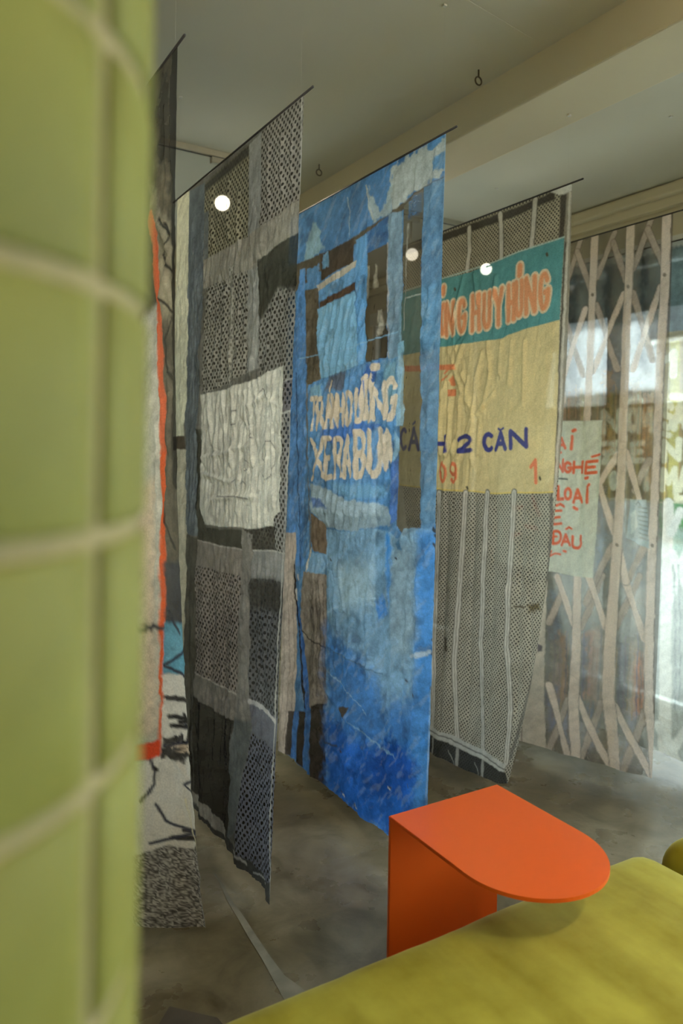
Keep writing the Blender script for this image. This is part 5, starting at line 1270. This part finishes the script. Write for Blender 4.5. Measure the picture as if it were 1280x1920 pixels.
for p in core.data.polygons:
    if len(p.vertices) > 4: p.use_smooth = False
dphi = 2*math.pi/NT; gph = GROUT/CR
bm = bmesh.new(); nseg = 8
prof = [(-TH_/2+GROUT/2, -.005), (-TH_/2+GROUT/2, -.0015), (-TH_/2+GROUT/2+.003, 0), (TH_/2-GROUT/2-.003, 0), (TH_/2-GROUT/2, -.0015), (TH_/2-GROUT/2, -.005)]
rows = []
for j in range(nseg+1):
    u = j/nseg; ph = (u-.5)*(dphi-gph); edge = -.0015 if j in (0, nseg) else 0
    rows.append([bm.verts.new(((CR+dr+edge)*math.cos(ph), (CR+dr+edge)*math.sin(ph), zz)) for zz, dr in prof])
for A_, B_ in zip(rows, rows[1:]):
    for q in range(len(prof)-1): bm.faces.new((A_[q], B_[q], B_[q+1], A_[q+1]))
bm.faces.new(rows[0]); bm.faces.new(rows[-1][::-1])
tile_me = bpy.data.meshes.new('tile'); bm.normal_update(); bm.to_mesh(tile_me); bm.free(); tile_me.shade_smooth(); tile_me.materials.append(M_TILE)
ZR = 1.566 - TH_*15 + TH_/2                                     # joint heights fall at z = 1.57 - k * TH_
for r_ in range(NR):
    zc = ZR + r_*TH_
    if zc-TH_/2 < -.01 or zc+TH_/2 > H+.01: continue
    for c_ in range(NT):
        o = bpy.data.objects.new('tile', tile_me); COL.objects.link(o); o.parent = col_root
        o.location = (0, 0, zc); o.rotation_euler = (random.uniform(-.006, .006), random.uniform(-.006, .006), PHI_J + (c_+.5)*dphi)

# ------------------------------------------------------------------ orange side table
M_ORANGE = mat('orange_lacquer', ORANGE, .33, .5, (3, .03, 2), bump=(60, .02))
TX0, TX1, TYB, TYF, TZ, TT = 1.122, 1.497, 1.580, 1.092, .55, .009
t = tag(empty('side_table', ((TX0+TX1)/2, TYB, 0)), 'orange C-shaped metal side table with a half-round top reaching over the sofa', 'table')
def half_round(z0, z1, yb):
    r = (TX1-TX0)/2; cx = 0; cy = TYF+r-TYB
    pts = [(-r, yb)] + [(cx+r*math.cos(a), cy+r*math.sin(a)) for a in [math.pi+math.pi*i/40 for i in range(41)]] + [(r, yb)]
    bm = prism(bmesh.new(), pts, z0, z1)
    es = [e for e in bm.edges if abs(e.verts[0].co.z-e.verts[1].co.z) < 1e-6]
    bmesh.ops.bevel(bm, geom=es, offset=.0014, segments=2, affect='EDGES')
    return bm
obj('table_top', half_round(TZ-TT, TZ, 0), M_ORANGE, t)
obj('panel', bxm(-(TX1-TX0)/2, (TX1-TX0)/2, -TT, 0, .004, TZ-TT+.001, bev=.0012), M_ORANGE, t)
obj('base_plate', half_round(0, TT, 0), M_ORANGE, t)

# ------------------------------------------------------------------ velvet sofa modules
def velvet():
    m = bpy.data.materials.new('olive_velvet'); m.use_nodes = True; nt = m.node_tree; N = nt.nodes; K = nt.links
    b = N['Principled BSDF']; tc = N.new('ShaderNodeTexCoord')
    mp = N.new('ShaderNodeMapping'); mp.inputs['Rotation'].default_value = (0, 0, math.radians(-12)); mp.inputs['Scale'].default_value = (9, 1.6, 1.6); K.new(tc.outputs['Object'], mp.inputs[0])
    n1 = N.new('ShaderNodeTexNoise'); n1.inputs['Scale'].default_value = 1.0; n1.inputs['Detail'].default_value = 3; K.new(mp.outputs[0], n1.inputs['Vector'])
    n2 = N.new('ShaderNodeTexNoise'); n2.inputs['Scale'].default_value = 6; n2.inputs['Detail'].default_value = 8; n2.inputs['Roughness'].default_value = .6; K.new(tc.outputs['Object'], n2.inputs['Vector'])
    ad = N.new('ShaderNodeMath'); ad.operation = 'ADD'; K.new(n1.outputs['Fac'], ad.inputs[0]); K.new(n2.outputs['Fac'], ad.inputs[1])
    r = N.new('ShaderNodeValToRGB'); e = r.color_ramp.elements
    e[0].position, e[0].color = .38, (*VEL_A, 1); e[1].position, e[1].color = .64, (*VEL_B, 1)
    hf = N.new('ShaderNodeMath'); hf.operation = 'MULTIPLY'; hf.inputs[1].default_value = .5; K.new(ad.outputs[0], hf.inputs[0]); K.new(hf.outputs[0], r.inputs[0])
    K.new(r.outputs[0], b.inputs['Base Color'])
    b.inputs['Roughness'].default_value = .85; b.inputs['Specular IOR Level'].default_value = .15
    b.inputs['Sheen Weight'].default_value = .45; b.inputs['Sheen Roughness'].default_value = .4; b.inputs['Sheen Tint'].default_value = (.75, .70, .30, 1)
    n3 = N.new('ShaderNodeTexNoise'); n3.inputs['Scale'].default_value = 420; n3.inputs['Detail'].default_value = 2; K.new(tc.outputs['Object'], n3.inputs['Vector'])
    bp = N.new('ShaderNodeBump'); bp.inputs['Strength'].default_value = .12; bp.inputs['Distance'].default_value = .002; K.new(n3.outputs['Fac'], bp.inputs['Height']); K.new(bp.outputs[0], b.inputs['Normal'])
    return m
M_VELVET = velvet()
M_BASE = mat('sofa_plinth', (.02, .018, .014), .7, .3, (20, .2, 2))

def cushion(x0, x1, y0, y1, z0, z1, rad, crown, seed):
    """soft upholstered block: rounded box with a crown and slack on top"""
    nx, ny, nz = 64, 52, 14
    hx, hy, hz = (x1-x0)/2, (y1-y0)/2, (z1-z0)/2
    bm = bmesh.new(); vd = {}
    def vert(i, j, k):
        key = (i, j, k)
        if key in vd: return vd[key]
        p = np.array([-hx+2*hx*i/nx, -hy+2*hy*j/ny, -hz+2*hz*k/nz])
        inner = np.clip(p, [-hx+rad, -hy+rad, -hz+rad], [hx-rad, hy-rad, hz-rad])
        d = p-inner; l = np.linalg.norm(d)
        if l > 1e-9: p = inner + d/l*rad
        u, v = p[0]/hx, p[1]/hy
        top = max(0.0, p[2]/hz)
        p[2] += top*crown*(1-u**4)*(1-v**4)
        fx, fy = np.array([p[0]]), np.array([p[1]])
        p[2] += top*.004*float(fbm(fx*9+fy*2, fy*2.2-fx, seed, 3)[0]-.5) * 2
        side = 1-abs(p[2])/hz
        bul = .012*side
        p[0] += bul*np.sign(u)*(abs(u) > .9); p[1] += bul*np.sign(v)*(abs(v) > .9)
        vd[key] = bm.verts.new(p); return vd[key]
    def quad(f, a, b):
        for i in range(a):
            for j in range(b):
                try: bm.faces.new((f(i, j), f(i+1, j), f(i+1, j+1), f(i, j+1)))
                except ValueError: pass
    quad(lambda i, j: vert(i, j, nz), nx, ny); quad(lambda i, j: vert(i, ny-j, 0), nx, ny)
    quad(lambda i, j: vert(i, 0, j), nx, nz); quad(lambda i, j: vert(nx-i, ny, j), nx, nz)
    quad(lambda i, j: vert(nx, i, j), ny, nz); quad(lambda i, j: vert(0, ny-i, j), ny, nz)
    return bm

def sofa(name, label, x0, x1, y0, y1, z1, seed):
    cx, cy = (x0+x1)/2, (y0+y1)/2
    r = tag(empty(name, (cx, cy, 0)), label, 'sofa', 'olive velvet sofa modules')
    o = obj('seat_cushion', cushion(x0, x1, y0, y1, .13, z1, .075, .016, seed), M_VELVET, r, loc=(0, 0, (.13+z1)/2), smooth=True)
    hx, hy = (x1-x0)/2-.06, (y1-y0)/2-.06
    obj('plinth', bxm(-hx, hx, -hy, hy, .10, .15, bev=.005), M_BASE, r)
    for sx in (-1, 1):
        for sy in (-1, 1):
            bm = tube(bmesh.new(), [(sx*(hx-.05), sy*(hy-.05), 0), (sx*(hx-.05), sy*(hy-.05), .11)], [.018, .026], 12)
            obj('leg', bm, M_BASE, r, smooth=False)
    return r
sofa('sofa_module', 'olive yellow velvet seat module in front of the orange table', .30, 1.815, .12, 1.345, .415, 3)
sofa('sofa_module', 'olive velvet seat module half hidden at the right edge of the picture', 1.860, 2.75, .12, 1.33, .422, 8)

# ------------------------------------------------------------------ ceiling track with spotlights
TRY = 3.60
M_TRACK = mat('track_white', (.55, .53, .45), .5, .4, (20, .05, 2))
def rail(y, xa, xb, label):
    r = tag(empty('lighting_track', ((xa+xb)/2, y, H)), label, 'track', 'lighting tracks on the ceiling'); hl = (xb-xa)/2
    obj('rail', bxm(-hl, hl, -.018, .018, -.030, .001, bev=.002), M_TRACK, r)
    obj('slot', bxm(-hl+.02, hl-.02, -.006, .006, -.0315, -.028), M_DARK, r)
TRA, TRB = 3.60, 3.81
rail(TRA, -.4, 1.74, 'pale lighting track on the ceiling behind the grey banner')
rail(TRB, 2.5, X1-.12, 'pale lighting track on the ceiling behind the shop sign banner')
def spot(x, zc, aim, label, TRY=TRY, watt=None, tint=(1, .86, .62), cone=95):
    r = tag(empty('track_spotlight', (x, TRY, H-.034)), label, 'spotlight', 'spotlights on the ceiling track')
    obj('adapter', bxm(-.06, .06, -.016, .016, -.03, .001, bev=.004), M_TRACK, r)
    hz = zc-(H-.034)
    obj('stem', tube(bmesh.new(), [(0, 0, -.028), (0, 0, hz+.05)], .007, 10), M_TRACK, r, smooth=True)
    d = (Vector(aim)-Vector((x, TRY, zc))).normalized(); c = Vector((0, 0, hz))
    back, front = c-d*.075, c+d*.045
    obj('lamp_head', tube(bmesh.new(), [back, back+d*.012, c, front], [.030, .040, .042, .046], 24), M_TRACK, r, smooth=False)
    tip = front+d*.001
    M_LENS = mat('lit_lens', (1, .95, .85), .4, .3, emit=((1, .93, .76), LENS))
    obj('lens', tube(bmesh.new(), [tip, tip+d*.004], [.038, .035], 24), M_LENS, r)
    obj('yoke', tube(bmesh.new(), [c+Vector((-.052, 0, 0)), c+Vector((-.052, 0, .05)), c+Vector((.052, 0, .05)), c+Vector((.052, 0, 0))], .005, 8), M_TRACK, r)
    ld = bpy.data.lights.new('spot_beam', 'SPOT'); ld.energy = watt or SPOT_W; ld.color = tint; ld.spot_size = math.radians(cone); ld.spot_blend = .7; ld.shadow_soft_size = .03
    lo = bpy.data.objects.new('spot_beam', ld); COL.objects.link(lo); lo.parent = r; lo.location = tip+d*.012
    lo.rotation_euler = d.to_track_quat('-Z', 'Y').to_euler()
    return r
spot(1.440, 2.752, (.9, 1.4, 1.55), 'lit spotlight glowing through the grey perforated banner', TRA)
spot(2.800, 2.735, (1.5, 1.2, 1.5), 'lit spotlight glowing through the dark strip of the blue banner', TRB)
spot(3.415, 2.727, (2.1, 1.3, 1.6), 'lit spotlight glowing through the teal shop sign', TRB)

# second track, added out of view to brighten the banners and sofa
T2 = -.35
rail(T2, -1.6, X1-.12, 'added lighting track, unseen on the ceiling above the viewer')
for x_, aim_, what, w_, cone_ in ((-.10, (1.05, 2.6, 1.45), 'grey perforated banner', 2.9, 48), (.25, (1.58, 2.65, 1.5), 'blue banner', 2.3, 48), (1.05, (2.3, 2.6, 1.35), 'shop sign banner', .9, 50), (2.0, (2.95, 2.6, 1.3), 'folding gate banner', .6, 55), (1.3, (1.2, .75, .4), 'sofa', SOFA_FILL_W, 80)):
    spot(x_, 2.80, aim_, 'added fill spotlight, unseen above the viewer, aimed at the '+what, T2, FRONT_FILL_W*w_, FRONT_FILL_C, cone_)

# globe lamps added out of view, to brighten ceiling, beam and column
def globe(x, y, label):
    r = tag(empty('added_globe_lamp', (x, y, H)), label, 'lamp', 'added fill globes, unseen on the ceiling')
    obj('canopy', tube(bmesh.new(), [(0, 0, .002), (0, 0, -.03)], [.06, .055], 24), M_TRACK, r)
    obj('stem', tube(bmesh.new(), [(0, 0, -.025), (0, 0, -.10)], .009, 10), M_TRACK, r)
    bm = bmesh.new(); bmesh.ops.create_uvsphere(bm, u_segments=28, v_segments=16, radius=.095, matrix=Matrix.Translation((0, 0, -.19)))
    obj('fill_globe', bm, mat('fill_globe_glow', (.9, .85, .75), .3, .5, emit=((1, .86, .62), GLOBE_FILL)), r, smooth=True)
globe(-.75, -.20, 'added fill globe, unseen on the ceiling behind the column')
globe(1.95, -.25, 'added fill globe, unseen on the ceiling above the sofa')

# ------------------------------------------------------------------ small things on the ceiling
def eye(x, y, label):
    z = ceil_z(x)
    r = tag(empty('screw_hook', (x, y, z)), label, 'hook', 'steel hooks screwed into the ceiling')
    obj('shank', tube(bmesh.new(), [(0, 0, .004), (0, 0, -.028)], .0035, 8), M_STEEL, r, smooth=True)
    bm = tube(bmesh.new(), [(.016*math.sin(a), 0, -.028-.016+.016*math.cos(a)) for a in [2*math.pi*i/18*.96 for i in range(19)]], .0032, 8)
    obj('eye', bm, M_STEEL, r, smooth=True)
eye(1.967, 2.249, 'small steel eye hook on the ceiling, the nearer one')
eye(1.928, 3.454, 'small dark hook on the ceiling between the grey and blue banners')
tag(obj('ceiling_thread', tube(bmesh.new(), [(1.06, 1.83, 2.994), (1.98, 1.97, 2.996)], .0008, 5), M_NYLON), 'thin pale thread running across the ceiling', 'thread')

# ------------------------------------------------------------------ the street outside the window
M_ROAD = mat('street', (.20, .20, .19), .8, .3, (4, .2, 4))
tag(obj('street_ground', bxm(X1+.12, 34, -22, 34, -.22, -.10), M_ROAD), kind='structure')
M_AWN = mat('awning_canvas', (.045, .045, .042), .8, .2, (10, .2, 3))
aw = tag(empty('awning', (X1+.135, 1.4, 2.75)), 'dark canvas awning outside above the window', 'awning')
bm = bmesh.new()
vs8 = [(0, -5, 0), (1.15, -5, -.14), (1.15, 5, -.14), (0, 5, 0), (0, -5, .03), (1.15, -5, -.11), (1.15, 5, -.11), (0, 5, .03)]
vv = [bm.verts.new(p) for p in vs8]
for f_ in ((0, 1, 2, 3), (7, 6, 5, 4), (0, 4, 5, 1), (1, 5, 6, 2), (2, 6, 7, 3), (3, 7, 4, 0)): bm.faces.new([vv[i] for i in f_])
obj('canvas', bm, M_AWN, aw)
for yy in (-4.6, 0, 4.6):
    obj('bracket', tube(bmesh.new(), [(.004, yy, -.35), (1.0, yy, -.11)], .015, 8), M_DARK, aw)
M_HOUSE = mat('render_facade', (.62, .60, .55), .9, .2, (1.2, .12, 4))
M_SHUT = mat('shutter', (.16, .11, .075), .7, .3, (5, .4, 4)); M_GREEN = mat('leaves', (.035, .07, .025), .7, .3, (9, .5, 4))
M_UPPER = mat('grey_render', (.45, .45, .44), .9, .2, (1.2, .15, 4))
hs = tag(empty('street_house', (12.0, 9, -.1)), 'grey house with brown shopfronts across the street', 'house')
obj('facade', bxm(0, 4, -12, 14, 0, 2.55), M_SHUT, hs)
obj('upper_wall', bxm(.1, 4, -12, 14, 2.6, 6.0), M_UPPER, hs)
obj('roof_edge', bxm(-.35, 4.2, -12.2, 14.2, 2.5, 2.68), M_HOUSE, hs)
for i in range(8):
    y = -11+i*3.1
    d_ = obj('shopfront', bxm(-.05, .02, y, y+2.3, .1, 2.2), M_HOUSE if i % 3 == 1 else M_DARK, hs)
    for j in range(1, 4): obj('mullion', bxm(-.08, -.04, y+j*.575-.03, y+j*.575+.03, .1, 2.2), M_SHUT, d_)
    f_ = obj('upper_window', bxm(.04, .12, y+.5, y+1.7, 3.6, 5.2), M_HOUSE, hs)
    obj('pane', bxm(.02, .06, y+.6, y+1.6, 3.7, 5.1), M_DARK, f_)
